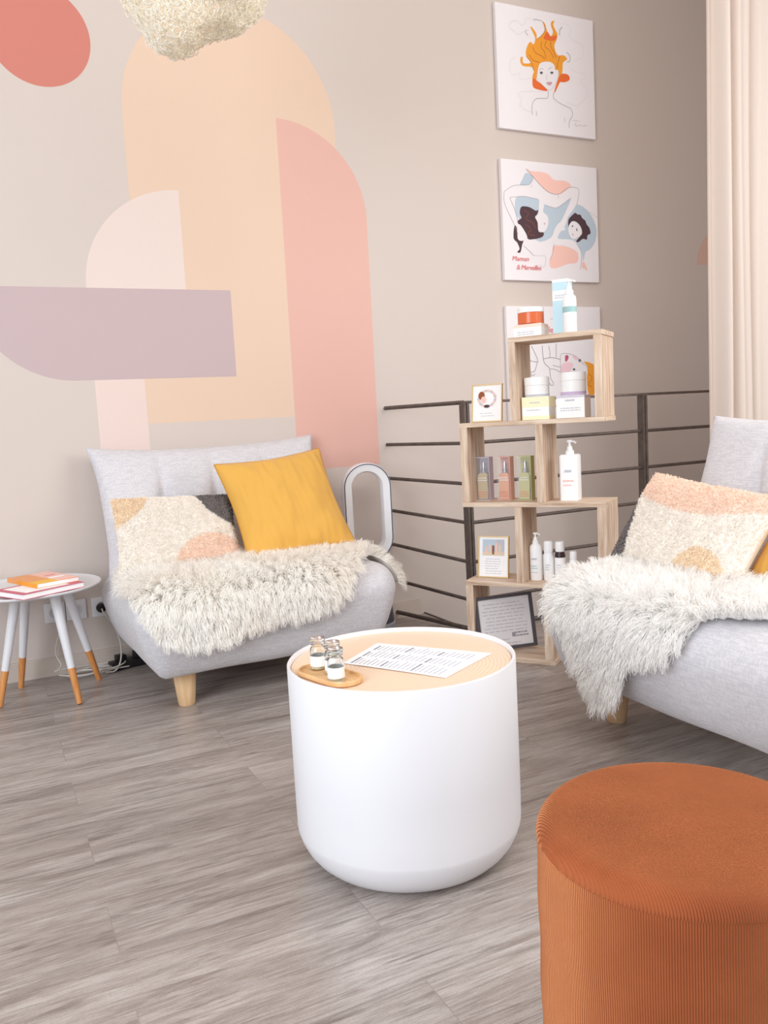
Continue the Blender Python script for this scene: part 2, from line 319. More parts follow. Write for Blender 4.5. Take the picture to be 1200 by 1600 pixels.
ART = {1:[('f','hair',[(-30,243),(-6,231),(6,199),(28,177),(42,200),(30,228),(36,248),(53,251),(44,234),(57,211),(70,191),(60,160),(48,137),(53,112),(69,92),(103,97),(125,82),(99,62),(95,31),(88,0),(75,-37),(45,-83),(40,-80),(52,-48),(71,-2),(66,23),(49,21),(45,42),(23,54),(-11,52),(-44,39),(-56,12),(-63,-19),(-69,-41),(-59,-53),(-76,-63),(-91,-52),(-90,-22),(-81,-4),(-94,16),(-143,14),(-161,32),(-157,54),(-146,55),(-147,34),(-137,27),(-99,36),(-125,62),(-123,96),(-100,133),(-79,124),(-67,151),(-77,175),(-94,201),(-86,203),(-60,177),(-56,152),(-28,173),(-7,201),(-14,230)]),('f','hair_deep',[(-88,-35),(-59,-48),(-26,-64),(-2,-85),(-41,-87),(-84,-81),(-93,-61)]),('f','hair_deep',[(67,-20),(88,6),(128,7),(137,-16),(104,-32),(72,-37),(47,-83),(42,-80)]),('f','hair_deep',[(-17,162),(6,195),(28,176),(61,186),(58,164),(27,155),(-1,156)]),('l','brown',[(-29,143),(-33,117),(-14,98),(-7,69)],7),('l','brown',[(-1,151),(-10,124),(19,107),(40,76)],7),('l','brown',[(-85,110),(-69,87),(-32,75),(-13,64)],7),('l','brown',[(27,151),(26,129),(42,106),(57,78)],7),('l','brown',[(-108,73),(-87,50),(-44,43)],7),('l','brown',[(-56,152),(-28,173),(-7,201),(-17,238)],6),('l','brown',[(-125,62),(-93,33),(-84,0)],6),('l','brown',[(80,89),(68,62),(58,26)],7),('l','grey',[(-119,187),(-123,172),(-110,161)],8),('l','grey',[(99,230),(85,215),(81,188)],10),('l','grey',[(123,115),(143,98),(139,71),(124,69)],8),('l','grey',[(-77,238),(-63,242),(-25,241)],7),('f','eye',[(-47,-4),(-37,2),(-28,-2),(-37,-11)]),('f','eye',[(17,4),(27,10),(37,6),(27,-2)]),('l','grey',[(-50,6),(-37,16),(-23,14)],5),('l','grey',[(7,16),(19,26),(30,30)],5),('l','line',[(-2,-7),(-8,-29),(0,-33)],4),('f','lip',[(-9,-47),(9,-42),(27,-41),(19,-55),(3,-58)]),('l','line',[(-62,11),(-66,-28),(-42,-55),(-5,-78),(23,-75),(53,-35),(68,-3),(66,19)],4),('l','grey',[(2,-84),(-2,-117),(-29,-124),(-73,-131),(-96,-155),(-101,-182),(-100,-209)],6),('l','grey',[(40,-84),(32,-115),(83,-140),(139,-156),(148,-186),(128,-219),(124,-250)],6),('l','grey',[(-78,-190),(-73,-200),(-77,-213)],5),('l','grey',[(97,-204),(98,-226)],5),('l','pale',[(-209,210),(-220,187),(-195,170),(-169,157),(-136,174),(-103,188)],4),('l','pale',[(-209,210),(-177,219),(-145,202),(-123,222),(-122,239),(-85,241)],4),('l','pale',[(-189,50),(-222,24),(-224,-18),(-204,-36),(-166,-23),(-172,-49),(-134,-45),(-96,-36)],4),('l','pale',[(97,246),(136,244),(153,220),(140,193),(174,176),(219,165),(230,135),(217,99),(170,80)],4),('l','pale',[(129,44),(186,25),(226,25),(237,5),(207,-16),(241,-43),(246,-82),(215,-112),(180,-138),(140,-134),(117,-128)],4),('l','pale',[(-27,-92),(-126,-103),(-170,-112),(-178,-130),(-160,-145),(-172,-168),(-151,-187),(-108,-200)],4),('l','line',[(148,-214),(160,-209),(163,-215),(177,-209),(197,-216)],4),('l','line',[(159,-235),(168,-226),(171,-239),(194,-230),(208,-233),(241,-227)],5)],2:[('f','blue',[(-148,233),(-107,214),(-131,178),(-188,171),(-174,196)]),('f','blue',[(-216,107),(-172,118),(-117,113),(-79,107),(-41,85),(21,73),(67,94),(123,126),(89,55),(58,8),(11,-48),(-13,-76),(-70,-97),(-103,-89),(-136,-68),(-188,-9),(-221,41)]),('f','blue',[(166,100),(224,76),(264,33),(287,-26),(272,-86),(235,-125),(208,-137),(194,-186),(184,-136),(153,-96),(113,-79),(38,-78),(45,-51),(81,-13),(106,42),(136,75)]),('f','peach',[(-150,252),(-112,242),(-56,244),(-12,234),(21,210),(89,211),(128,191),(105,172),(75,152),(46,141),(24,142),(-21,150),(-59,174),(-91,202),(-118,227)]),('f','white',[(-73,112),(-46,87),(-53,51),(-26,30),(-24,-10),(-43,-42),(-68,-52),(-90,-35),(-92,-4),(-105,17),(-81,45)]),('f','white',[(128,183),(174,177),(176,141),(148,85),(105,38),(72,-9),(83,-27),(71,-36),(48,-37),(39,-56),(38,-78),(119,-79),(159,-105),(146,-128),(77,-110),(9,-102),(1,-71),(17,-30),(35,-7),(59,13),(83,50),(126,129)]),('f','peach',[(2,-116),(42,-112),(77,-113),(134,-128),(160,-150),(153,-192),(97,-200),(56,-213),(9,-226),(-19,-220),(-23,-188),(-5,-161)]),('f','peach',[(188,-188),(203,-195),(218,-231),(199,-222),(184,-216)]),('f','dark',[(-174,70),(-136,68),(-98,53),(-83,58),(-90,36),(-104,22),(-89,-4),(-85,-48),(-54,-51),(-64,-74),(-125,-88),(-158,-82),(-205,-19),(-209,-2),(-187,13),(-196,34),(-190,61)]),('f','dark',[(-230,-27),(-216,-37),(-213,-72),(-175,-83),(-187,-114),(-200,-154),(-219,-153),(-204,-137),(-217,-107),(-238,-86)]),('f','dark',[(123,39),(135,48),(150,57),(164,49),(182,49),(193,33),(213,21),(221,3),(238,-14),(245,-42),(225,-52),(219,-75),(195,-71),(165,-89),(150,-85),(172,-63),(190,-40),(180,-8),(151,13),(122,11),(103,-17),(104,19)]),('f','white',[(134,13),(162,4),(185,-22),(187,-49),(154,-69),(125,-74),(103,-44),(107,-7)]),('f','white',[(-210,-23),(-189,-27),(-155,-78),(-181,-97),(-213,-89)]),('l','brown',[(-169,49),(-142,37),(-160,10),(-122,-6),(-101,-31)],7),('l','brown',[(-161,-17),(-129,-41),(-152,-60),(-108,-71)],7),('f','eye',[(124,-11),(130,-6),(134,-11),(128,-16)]),('f','eye',[(153,-23),(157,-19),(160,-32),(154,-34)]),('f','lip',[(123,-47),(131,-51),(138,-56),(128,-56)]),('f','lip',[(-53,-7),(-44,-4),(-44,-13)]),('l','grey',[(-284,133),(-235,162),(-186,172),(-131,178),(-108,210)],5),('l','grey',[(-253,107),(-172,118),(-117,113),(-79,109)],5),('l','grey',[(-41,85),(21,73),(61,89),(126,129)],5),('l','grey',[(-150,252),(-91,202),(-27,154),(41,141),(105,176),(157,182),(177,163),(160,99)],6),('l','grey',[(-284,133),(-284,77),(-232,-20),(-210,-71)],5),('l','grey',[(-253,104),(-228,58),(-209,-2)],5),('l','grey',[(-177,-123),(-150,-142),(-123,-163)],5),('l','line',[(-129,-165),(-90,-168),(-51,-167),(-46,-189),(-58,-221),(-86,-213)],4),('l','grey',[(8,-106),(1,-143),(-20,-184)],5),('l','grey',[(153,-100),(181,-136),(179,-191),(172,-228)],5),('l','line',[(235,67),(306,35)],4),('l','line',[(-126,165),(-115,174)],6),('l','grey',[(46,141),(43,119)],4)],3:[('f','pinkp',[(37,-4),(70,6),(109,-1),(99,-25),(85,-42),(27,-43)]),('f','rose',[(58,37),(69,44),(80,37),(75,19),(59,9)]),('f','pinkp',[(104,37),(127,36),(140,18),(121,19)]),('f','hair',[(179,8),(232,-3),(249,-32),(244,-160),(204,-159),(196,-76),(205,-32),(195,-7)]),('f','eye',[(143,14),(151,23),(162,14),(151,6)]),('f','eye',[(105,-29),(113,-25),(122,-31),(113,-38)]),('f','hair',[(-47,-207),(-25,-203),(-8,-217),(-27,-234),(-48,-233)]),('l','dark',[(-153,92),(-118,27),(-122,1),(-142,-37),(-179,-34),(-208,-42)],6),('l','dark',[(-176,28),(-151,15),(-119,12)],6),('l','dark',[(-86,93),(-81,26),(-71,0),(-45,-22),(-39,-70),(-20,-103),(-38,-109),(-53,-87),(-66,-60)],6),('l','dark',[(-81,26),(-32,32),(5,27),(27,20)],6),('l','dark',[(-46,91),(-38,60),(-41,32)],5),('l','dark',[(3,103),(0,34)],5),('l','dark',[(-40,-26),(-8,-29),(24,-45)],5),('l','dark',[(-23,-7),(4,-14),(25,-17)],5),('l','dark',[(-180,-62),(-164,-45),(-154,-58),(-135,-50)],5),('l','grey',[(27,-45),(27,33),(39,51),(83,50),(127,36),(148,18),(176,-4),(198,-18),(203,-45)],6),('l','grey',[(-30,226),(-3,226),(10,211)],5),('l','brown',[(208,-58),(230,-77),(206,-112),(228,-126)],6)]}

lab = {1: 'white canvas with a red-haired woman drawn, highest of the three', 2: 'white canvas with two dark-haired figures over pale blue and peach shapes, middle one',
       3: 'white canvas with line-drawn hands and a small face, half hidden behind the shelf'}
for k, (cz, zt, zb) in {1: (2.621, 2.911, 2.331), 2: (1.8985, 2.189, 1.608), 3: (1.192, 1.482, .902)}.items():
    t = thing('wall_canvas', lab[k], 'picture', (2.726, W, cz), group='canvases on the back wall')
    MB().box(-.297, .297, -.024, -.001, zb-cz, zt-cz, bev=.003).build('canvas', M_canvas, t)
    pr = MB()
    for i, e in enumerate(ART[k]):
        y = -.0246-.00004*i
        if e[0] == 'f': fill_poly(pr, smooth_line(e[2], 3, True), y, AK.index(e[1]))
        else: ribbon(pr, smooth_line(e[2]), e[3]*.34, y, AK.index(e[1]))
    pr.build('printed_drawing', [AM[a] for a in AK], t)
    if k == 2:
        text_shape('Maman', .034, AM['text'], t, (-.253, -.0275, -.196), shear=.2, spacing=1.05)
        text_shape('& Merveilles', .034, AM['text'], t, (-.228, -.0275, -.238), shear=.2, spacing=.9)
    if k == 3: text_shape('elles', .045, AM['text'], t, (-.078, -.0275, .158), shear=.1)

# ------------------------------------------------------------------ fabric materials
def woven(name, c1, c2, scale=260, bumps=.35, rough=.85, sheen=.2):
    M = bpy.data.materials.new(name); M.use_nodes = True; N = M.node_tree.nodes; L = M.node_tree.links
    B = N['Principled BSDF']; B.inputs['Roughness'].default_value = rough; B.inputs['Specular IOR Level'].default_value = .15; B.inputs['Sheen Weight'].default_value = sheen
    tc = N.new('ShaderNodeTexCoord'); outs = []
    for sc in ((1, 1, .12), (.12, .12, 1)):
        mp = N.new('ShaderNodeMapping'); mp.inputs['Scale'].default_value = sc; L.new(tc.outputs['Object'], mp.inputs[0])
        n = N.new('ShaderNodeTexNoise'); n.inputs['Scale'].default_value = scale; n.inputs['Detail'].default_value = 2; L.new(mp.outputs[0], n.inputs['Vector']); outs.append(n.outputs[0])
    a = N.new('ShaderNodeMath'); a.operation = 'MULTIPLY'; L.new(outs[0], a.inputs[0]); L.new(outs[1], a.inputs[1])
    r = N.new('ShaderNodeValToRGB'); r.color_ramp.elements[0].position = .17; r.color_ramp.elements[0].color = S(c1); r.color_ramp.elements[1].position = .34; r.color_ramp.elements[1].color = S(c2)
    L.new(a.outputs[0], r.inputs[0]); L.new(r.outputs[0], B.inputs['Base Color'])
    b = N.new('ShaderNodeBump'); b.inputs['Strength'].default_value = bumps; b.inputs['Distance'].default_value = .0012; L.new(a.outputs[0], b.inputs['Height']); L.new(b.outputs[0], B.inputs['Normal'])
    return M
M_sofa = woven('light_grey_weave', (203, 201, 206), (219, 217, 221), bumps=.25)
M_seam = mat('grey_piping', (170, 167, 174), .9)
M_pine = mat('pale_wood', (222, 184, 140), .5, var=(9, (236, 202, 160), 6, 6, .6))
M_yel = mat('mustard_linen', (219, 167, 76), .75, var=(90, (222, 171, 82), 1, 4, 6), bump=(500, .2, .0008), sheen=.2)
M_yel2 = mat('mustard_piping', (200, 144, 52), .7)
M_fleece = mat('ivory_fleece', (254, 253, 252), .8, spec=.1, var=(3, (255, 255, 254)))
M_fleece_cream = mat('cream_fleece', (253, 249, 243), .8, spec=.1, var=(4, (255, 254, 251)))
for mm in (M_fleece, M_fleece_cream):
    N = mm.node_tree.nodes; L = mm.node_tree.links; B = N['Principled BSDF']
    tr = N.new('ShaderNodeBsdfTranslucent'); tr.inputs[0].default_value = (.99, .98, .965, 1); mx_ = N.new('ShaderNodeMixShader'); mx_.inputs[0].default_value = .42
    L.new(B.outputs[0], mx_.inputs[1]); L.new(tr.outputs[0], mx_.inputs[2]); L.new(mx_.outputs[0], N['Material Output'].inputs[0])

# ------------------------------------------------------------------ love seats
ZT, RR = .425, .10
def ring(off, z, n=10, hx=.388, y0=-.27, y1=.30):
    out = []
    per = [(hx, y1, 0), (-hx, y1, 90), (-hx, y0, 180), (hx, y0, 270)]
    for i, (cx, cy, a0) in enumerate(per):
        for k in range(n+1):
            a = math.radians(a0+90*k/n); out.append((cx+off*math.cos(a), cy+off*math.sin(a), z))
        nx, ny, _ = per[(i+1) % 4]; ea = math.radians(a0+90); p0 = (cx+off*math.cos(ea), cy+off*math.sin(ea)); p1 = (nx+off*math.cos(ea), ny+off*math.sin(ea))
        for k in range(1, 12): t = k/12; out.append((p0[0]*(1-t)+p1[0]*t, p0[1]*(1-t)+p1[1]*t, z))
    return out
def seat_mesh():
    prof = [(.001, .126), (.012, .128), (.028, .138), (.048, .166), (.068, .208), (.086, .26), (.097, .305)]
    prof += [(RR*math.cos(math.radians(a)), ZT-RR+RR*math.sin(math.radians(a))) for a in range(0, 90, 9)] + [(.0, ZT)]
    mb = MB(); v = []; n = None
    for off, z in prof: r = ring(off, z); n = len(r); v += r
    f = []
    for i in range(len(prof)-1):
        for k in range(n): k2 = (k+1) % n; f.append((i*n+k, i*n+k2, (i+1)*n+k2, (i+1)*n+k))
    # crowned top: inner rings towards the centre
    last = (len(prof)-1)*n; c = Vector((0, .015)); base = v[last:last+n]
    for j, s in enumerate((.8, .55, .3, .08)):
        v += [(c.x+(p[0]-c.x)*s, c.y+(p[1]-c.y)*s, ZT+.014*(1-s*s)) for p in base]
        for k in range(n): k2 = (k+1) % n; a = last+j*n; f.append((a+k, a+k2, a+n+k2, a+n+k))
    f.append(tuple(last+4*n+k for k in range(n))); f.append(tuple(range(n))[::-1])
    v = [(x, y, z+.004*noise.noise(Vector((x*5, y*5, z*5)))) for x, y, z in v]
    return mb.add(v, f)
def back_mesh():
    nx, nz = 72, 44; v = []; f = []
    def pt(u, w, side):   # u -1..1 across, w 0..1 up, side front(-1)/rear(+1)
        hw = .462 + .022*max(0, (w-.72)/.28)**2 - .010*math.sin(math.pi*w) + .02*max(0, 1-w*3)
        x = u*hw
        top = .905 - .028*(1-abs(u)**2.5)
        z = .30 + (top-.30)*w
        yc = .19 + .20*w + .02*w*w
        th = .085*((1-abs(u)**8)*(1-abs(2*w-1)**9))**.5*(1-.45*w)+.004
        y = yc + side*th
        if side < 0:
            g = 0
            for gx in (-.215, 0, .215): g += math.exp(-((x-gx)/.018)**2)*(.007+.022*math.exp(-((z-.67)/.10)**2))+.020*math.exp(-((x-gx)/.05)**2-((z-.67)/.05)**2)
            g += .007*math.exp(-((z-.655)/.008)**2)
            y += g*min(1, (1-abs(u))*12)
        return (x, y, z)
    for s in (-1, 1):
        for j in range(nz+1):
            for i in range(nx+1): v.append(pt(2*i/nx-1, j/nz, s))
    o = (nx+1)*(nz+1)
    for j in range(nz):
        for i in range(nx):
            a = j*(nx+1)+i; f.append((a, a+1, a+nx+2, a+nx+1)); f.append((o+a, o+a+nx+1, o+a+nx+2, o+a+1))
    rim = [j*(nx+1) for j in range(nz+1)], [j*(nx+1)+nx for j in range(nz+1)], list(range(nx+1)), [nz*(nx+1)+i for i in range(nx+1)]
    for k, R_ in enumerate(rim):
        for a, b in zip(R_[:-1], R_[1:]): f.append((a, o+a, o+b, b) if k in (1, 2) else (b, o+b, o+a, a))
    return MB().add(v, f)
def love_seat(label, loc, rz):
    t = thing('love_seat', label, 'sofa', loc, rz, group='light grey love seats')
    seat_mesh().build('seat', M_sofa, t, smooth=True); back_mesh().build('backrest', M_sofa, t, smooth=True)
    for x, y in ((-.314, -.198), (.314, -.198), (-.24, .20), (.24, .20)):
        l = MB().lathe([(.026, 0), (.029, .004), (.034, .05), (.039, .10), (.040, .145)], 20); l.build('leg', M_pine, t, smooth='auto', loc=(x, y, 0))
    return t
love_seat('light grey tufted love seat under the mural, beside the side table', (.882, 3.088, 0), .04)
love_seat('light grey love seat at the right edge, in front of the curtain', (1.876, 1.619, 0), -math.pi/2)

# ------------------------------------------------------------------ sheepskins draped over the seats
def drape(U, V, zt, R):
    cu = np.clip(U, -.388, .388); cv = np.clip(V, -.27, .5); dx = U-cu; dy = V-cv; d = np.hypot(dx, dy)+1e-9; ex = dx/d; ey = dy/d
    a = np.minimum(d/R, math.pi/2); over = np.maximum(0, d-R*math.pi/2)
    P = np.stack([cu+ex*R*np.sin(a), cv+ey*R*np.sin(a), zt-R*(1-np.cos(a))-over], 1)
    Nn = np.stack([ex*np.sin(a), ey*np.sin(a), np.cos(a)], 1); down = np.stack([ex*np.cos(a), ey*np.cos(a), -np.sin(a)], 1); down[d < 1e-6] = (0, 0, 0)
    return P, Nn, down
def sheepskin(label, poly, loc, rz, mats, n, length, seed, clump=28):
    poly = smooth_line([(a*1000, b*1000) for a, b in poly], 5, True); poly = [(a/1000, b/1000) for a, b in poly]
    cx = sum(p[0] for p in poly)/len(poly); cy = sum(p[1] for p in poly)/len(poly)
    zt, R = ZT+.021, RR+.012; st = .0125
    us = np.arange(-.75, .75, st); vs = np.arange(-.85, .45, st); U, V = np.meshgrid(us, vs); sh = U.shape; U = U.ravel(); V = V.ravel()
    ok = in_poly(U, V, poly); P, Nn, _ = drape(U, V, zt, R); P2 = P - Nn*.005
    nn = len(U); idx = np.arange(nn).reshape(sh); okg = ok.reshape(sh)
    cell = okg[:-1, :-1] & okg[1:, :-1] & okg[:-1, 1:] & okg[1:, 1:]
    a, b, c, d = idx[:-1, :-1][cell], idx[:-1, 1:][cell], idx[1:, 1:][cell], idx[1:, :-1][cell]
    used = np.unique(np.concatenate([a, b, c, d])); rm = -np.ones(nn, int); rm[used] = np.arange(len(used))
    F1 = np.stack([rm[a], rm[b], rm[c], rm[d]], 1); V1 = P[used]; V2 = P2[used]; F2 = F1[:, ::-1]+len(V1)
    rng = np.random.default_rng(seed); pu = rng.uniform(-.75, .75, n*3); pv = rng.uniform(-.85, .45, n*3); k = in_poly(pu, pv, poly); pu = pu[k][:n]; pv = pv[k][:n]
    Q, Nq, Dn = drape(pu, pv, zt, R)
    out = np.stack([pu-cx, pv-cy, np.zeros(len(pu))], 1); out /= np.linalg.norm(out, axis=1)[:, None]
    # swirl of the fleece: low-frequency lean direction
    sw = np.stack([np.sin(pu*17+2.1*np.sin(pv*13+seed)), np.cos(pv*15+1.7*np.sin(pu*11)), np.zeros(len(pu))], 1)*.35
    steep = (1-Nq[:, 2])[:, None]
    lean = Dn*(.25+.9*steep) + out*.35*(1-steep) + sw*(1-.6*steep) + np.array([0, 0, -.55])*steep
    Vs, Fs, Ns = strands(Q, Nq, lean, length, .0034, curl=.5, clump=clump, seed=seed)
    Vall = np.concatenate([V1, V2, Vs]); Fall = np.concatenate([F1, F2, Fs+len(V1)+len(V2)])
    o = np_mesh('sheepskin_throw', Vall, Fall, mats, smooth=False); o.location = loc; o.rotation_euler = (0, 0, rz)
    return tag(o, label, 'sheepskin', group='long-haired sheepskins')
SK1 = [(-.47, -.05), (-.40, .14), (-.2, .10), (0, .04), (.2, .08), (.36, .12), (.45, -.02), (.50, -.14), (.555, -.27), (.545, -.34), (.49, -.28), (.43, -.24), (.34, -.31), (.27, -.38),
       (.20, -.45), (.09, -.47), (-.07, -.48), (-.23, -.52), (-.38, -.50), (-.47, -.41), (-.475, -.19)]
sheepskin('cream long-haired sheepskin hanging over the front of the love seat by the mural', SK1, (.882, 3.088, 0), .04, M_fleece_cream, 64000, .050, 3)
SK2 = [(-.395, -.37), (-.40, -.2), (-.39, -.04), (-.27, -.03), (-.07, -.03), (.12, -.02), (.38, -.04), (.42, -.18), (.26, -.29), (.17, -.33), (.12, -.42), (.04, -.46), (-.05, -.50), (-.08, -.59), (-.16, -.64), (-.23, -.58),
       (-.29, -.51), (-.355, -.44)]
sheepskin('white long-haired sheepskin trailing off the seat corner of the right-hand love seat', SK2, (1.876, 1.619, 0), -math.pi/2, M_fleece, 60000, .050, 9)

# ------------------------------------------------------------------ cushions
def pillow(w, h, T, nx=60, ny=44, pinch=.06, wr=.0025, seed=0):
    """pillow in XZ, thickness along Y; returns verts, faces, uv"""
    v = []; uv = []; f = []
    for s in (-1, 1):
        for j in range(ny+1):
            for i in range(nx+1):
                u = 2*i/nx-1; q = 2*j/ny-1
                x = w/2*u*(1-pinch*(1-abs(q)**1.6)); z = h/2*q*(1-pinch*(1-abs(u)**1.6))
                th = .0012+T/2*(max(0, 1-abs(u)**2.6)*max(0, 1-abs(q)**2.6))**.55
                nn = noise.noise(Vector((x*14+seed, z*14, s)))*wr*3 + noise.noise(Vector((x*45+seed, z*9, s*3)))*wr*(1+3*max(abs(u), abs(q))**4)
                v.append((x, s*(th+nn*min(1, 6*(1-max(abs(u), abs(q))))), z)); uv.append((u, q))
    o = (nx+1)*(ny+1)
    for j in range(ny):
        for i in range(nx):
            a = j*(nx+1)+i; f.append((a, a+1, a+nx+2, a+nx+1)); f.append((o+a, o+a+nx+1, o+a+nx+2, o+a+1))
    rim = [j*(nx+1) for j in range(ny+1)], [j*(nx+1)+nx for j in range(ny+1)], list(range(nx+1)), [ny*(nx+1)+i for i in range(nx+1)]
    for k, R_ in enumerate(rim):
        for a, b in zip(R_[:-1], R_[1:]): f.append((a, o+a, o+b, b) if k in (1, 2) else (b, o+b, o+a, a))
    return v, f, uv
def edge_loop(w, h, pinch, n=30):
    out = []
    for (u0, q0, u1, q1) in ((-1, -1, 1, -1), (1, -1, 1, 1), (1, 1, -1, 1), (-1, 1, -1, -1)):
        for k in range(n):
            t = k/n; u = u0+(u1-u0)*t; q = q0+(q1-q0)*t
            out.append((w/2*u*(1-pinch*(1-abs(q)**1.6)), 0, h/2*q*(1-pinch*(1-abs(u)**1.6))))
    return out
def place(o, loc, rx, rz, ry=0):
    o.matrix_world = Matrix.Translation(loc) @ Matrix.Rotation(rz, 4, 'Z') @ Matrix.Rotation(rx, 4, 'X') @ Matrix.Rotation(ry, 4, 'Y')
def mustard(label, loc, rx, rz, ry, w=.44, h=.43):
    t = thing('mustard_cushion', label, 'cushion', group='mustard cushions')
    v, f, _ = pillow(w, h, .13, seed=loc[0], pinch=.075, wr=.0032); MB().add(v, f).build('cushion_cover', M_yel, t, smooth=True)
    MB().tube(edge_loop(w, h, .075), .0028, n=6, closed=True).build('piping', M_yel2, t, smooth=True)
    place(t, loc, rx, rz, ry); return t
# tufted cushions with sewn colour fields
CB = [mat('boucle_cream', (250, 245, 238), .95, spec=.05), mat('boucle_peach', (250, 230, 214), .95, spec=.05), mat('boucle_tan', (247, 230, 204), .95, spec=.05), mat('boucle_charcoal', (140, 132, 130), .95, spec=.05)]
def field(u, q):
    if q > .52-.42*(1-u*u)*.55+.25*max(0, u-.4): return 1 if u < .99 else 1
    if (u+1.05)**2/.17+(q+1.05)**2/1.9 < 1: return 3
    if (u-.60)**2/.17+(q+1.05)**2/.7 < 1: return 2
    return 0
def field_left(u, q):
    if (u+1.1)**2/.42+(q-1.1)**2/.85 < 1: return 2
    if u > .2 and (u-1.15)**2/.75+(q-1.25)**2/1.5 < 1: return 3
    if (u-.55)**2/.52+(q+1.1)**2/.75 < 1: return 1
    return 0
def tufted(label, fld, loc, rx, rz, ry, w, h, seed):
    t = thing('tufted_cushion', label, 'cushion', group='tufted wool cushions')
    v, f, uv = pillow(w, h, .15, 90, 60, pinch=.05, seed=seed); mb = MB().add(v, f)
    cov = mb.build('cushion_cover', CB, t, smooth=True)
    me = cov.data; cidx = [fld(*uv[q[0]]) for q in f]; me.polygons.foreach_set('material_index', cidx)
    V = np.array(v); Fq = np.array(f); rng = np.random.default_rng(seed); n = 46000
    half = len(v)//2; front = np.array([i for i, q in enumerate(f) if max(q) < half]); pick = rng.choice(front, n); q = Fq[pick]; a, b = rng.random(n)[:, None], rng.random(n)[:, None]
    P = (V[q[:, 0]]*(1-a)+V[q[:, 1]]*a)*(1-b)+(V[q[:, 3]]*(1-a)+V[q[:, 2]]*a)*b
    Nn = np.cross(V[q[:, 1]]-V[q[:, 0]], V[q[:, 3]]-V[q[:, 0]]); Nn /= np.linalg.norm(Nn, axis=1)[:, None]+1e-9
    Nn *= np.where(Nn[:, 1] > 0, -1, 1)[:, None]
    Vs, Fs, Ns = strands(P, Nn, rng.normal(0, .5, (n, 3)), .0065, .0024, curl=1.2, clump=10, seed=seed, segs=2)
    np_mesh('wool_pile', Vs, Fs, CB, mi=np.repeat(np.array(cidx)[pick], 2), parent=t, smooth=False)
    place(t, loc, rx, rz, ry); return t
tufted('cream tufted cushion with a peach blob, left of the mustard cushion', field_left, (.640, 3.115, .568), math.radians(-33), 0, math.radians(3), .45, .32, 11)
mustard('square mustard cushion leaning on the love seat by the mural', (1.065, 3.095, .640), math.radians(-30), math.radians(3), math.radians(-5), .455, .445)
tufted('cream tufted cushion with a peach top band on the right-hand love seat', field, (1.89, 1.845, .556), math.radians(-31), -math.pi/2+math.radians(-4), math.radians(5.5), .55, .35, 23)
mustard('mustard cushion cut by the right edge of the photo', (2.00, 1.42, .585), math.radians(-36), -math.pi/2, math.radians(3))

# ------------------------------------------------------------------ white tub coffee table
M_white = mat('satin_white_lacquer', (229, 229, 233), .38, spec=.45)
M_bamboo = bpy.data.materials.new('spun_bamboo'); M_bamboo.use_nodes = True
N = M_bamboo.node_tree.nodes; L = M_bamboo.node_tree.links; B = N['Principled BSDF']; B.inputs['Roughness'].default_value = .35
tc = N.new('ShaderNodeTexCoord'); mp = N.new('ShaderNodeMapping'); mp.inputs['Location'].default_value = (.03, .02, 0); L.new(tc.outputs['Object'], mp.inputs[0])
wv = N.new('ShaderNodeTexWave'); wv.wave_type = 'RINGS'; wv.rings_direction = 'Z'; wv.inputs['Scale'].default_value = 38; wv.inputs['Distortion'].default_value = 3; wv.inputs['Detail'].default_value = 3; wv.inputs['Detail Scale'].default_value = .6; L.new(mp.outputs[0], wv.inputs[0])
rp = N.new('ShaderNodeValToRGB'); rp.color_ramp.elements[0].color = S((231, 203, 174)); rp.color_ramp.elements[1].color = S((241, 218, 194)); L.new(wv.outputs[0], rp.inputs[0]); L.new(rp.outputs[0], B.inputs['Base Color'])
TX, TY, TR, TZ = .787, 1.595, .2475, .44
t = thing('tub_table', 'white drum coffee table with an inset wooden top in the middle of the floor', 'coffee table', (TX, TY, 0))
pr = [(.150, 0), (.172, .001), (.190, .005), (.207, .014), (.221, .027), (.232, .042), (.240, .058), (.2445, .072), (.2462, .079), (.2466, .083), (TR-.0003, .12), (TR, .2), (TR, TZ-.003), (TR-.002, TZ), (TR-.005, TZ), (TR-.007, TZ-.003), (TR-.008, TZ-.016)]
MB().lathe(pr, 128, cap=False).build('body', M_white, t, smooth='auto')
MB().lathe([(.16, .0005), (.165, .0)], 64).build('base_plate', M_white, t)
MB().lathe([(TR-.0085, TZ-.03), (TR-.0085, TZ-.011), (TR-.010, TZ-.009), (.10, TZ-.009), (.001, TZ-.009)], 128).build('wooden_top', M_bamboo, t, smooth='auto')
ZP = TZ-.009
# oval tray with three vials
M_tray = mat('tray_wood', (214, 168, 116), .5, var=(14, (230, 188, 138), 1, 6, 1))
def stadium(a, b, n=16):   # half length of straight a, radius b
    return [(a+b*math.cos(q), b*math.sin(q)) for q in [math.radians(-90+180*k/n) for k in range(n+1)]]+[(-a+b*math.cos(q), b*math.sin(q)) for q in [math.radians(90+180*k/n) for k in range(n+1)]]
def prism(mb, loops, mi=0):
    """loops: list of (points, z)"""
    n = len(loops[0][0]); v = []; f = []
    for P, z in loops: v += [(x, y, z) for x, y in P]
    for i in range(len(loops)-1):
        for k in range(n): k2 = (k+1) % n; f.append((i*n+k, i*n+k2, (i+1)*n+k2, (i+1)*n+k))
    f.append(tuple(range(n))[::-1]); f.append(tuple((len(loops)-1)*n+k for k in range(n)))
    return mb.add(v, f, mi)
tr_ang = math.radians(-75)
tr_ = prism(MB(), [(stadium(.045, .036), 0), (stadium(.045, .040), .003), (stadium(.045, .040), .010), (stadium(.045, .0385), .0115), (stadium(.045, .035), .0115), (stadium(.045, .0335), .006)])
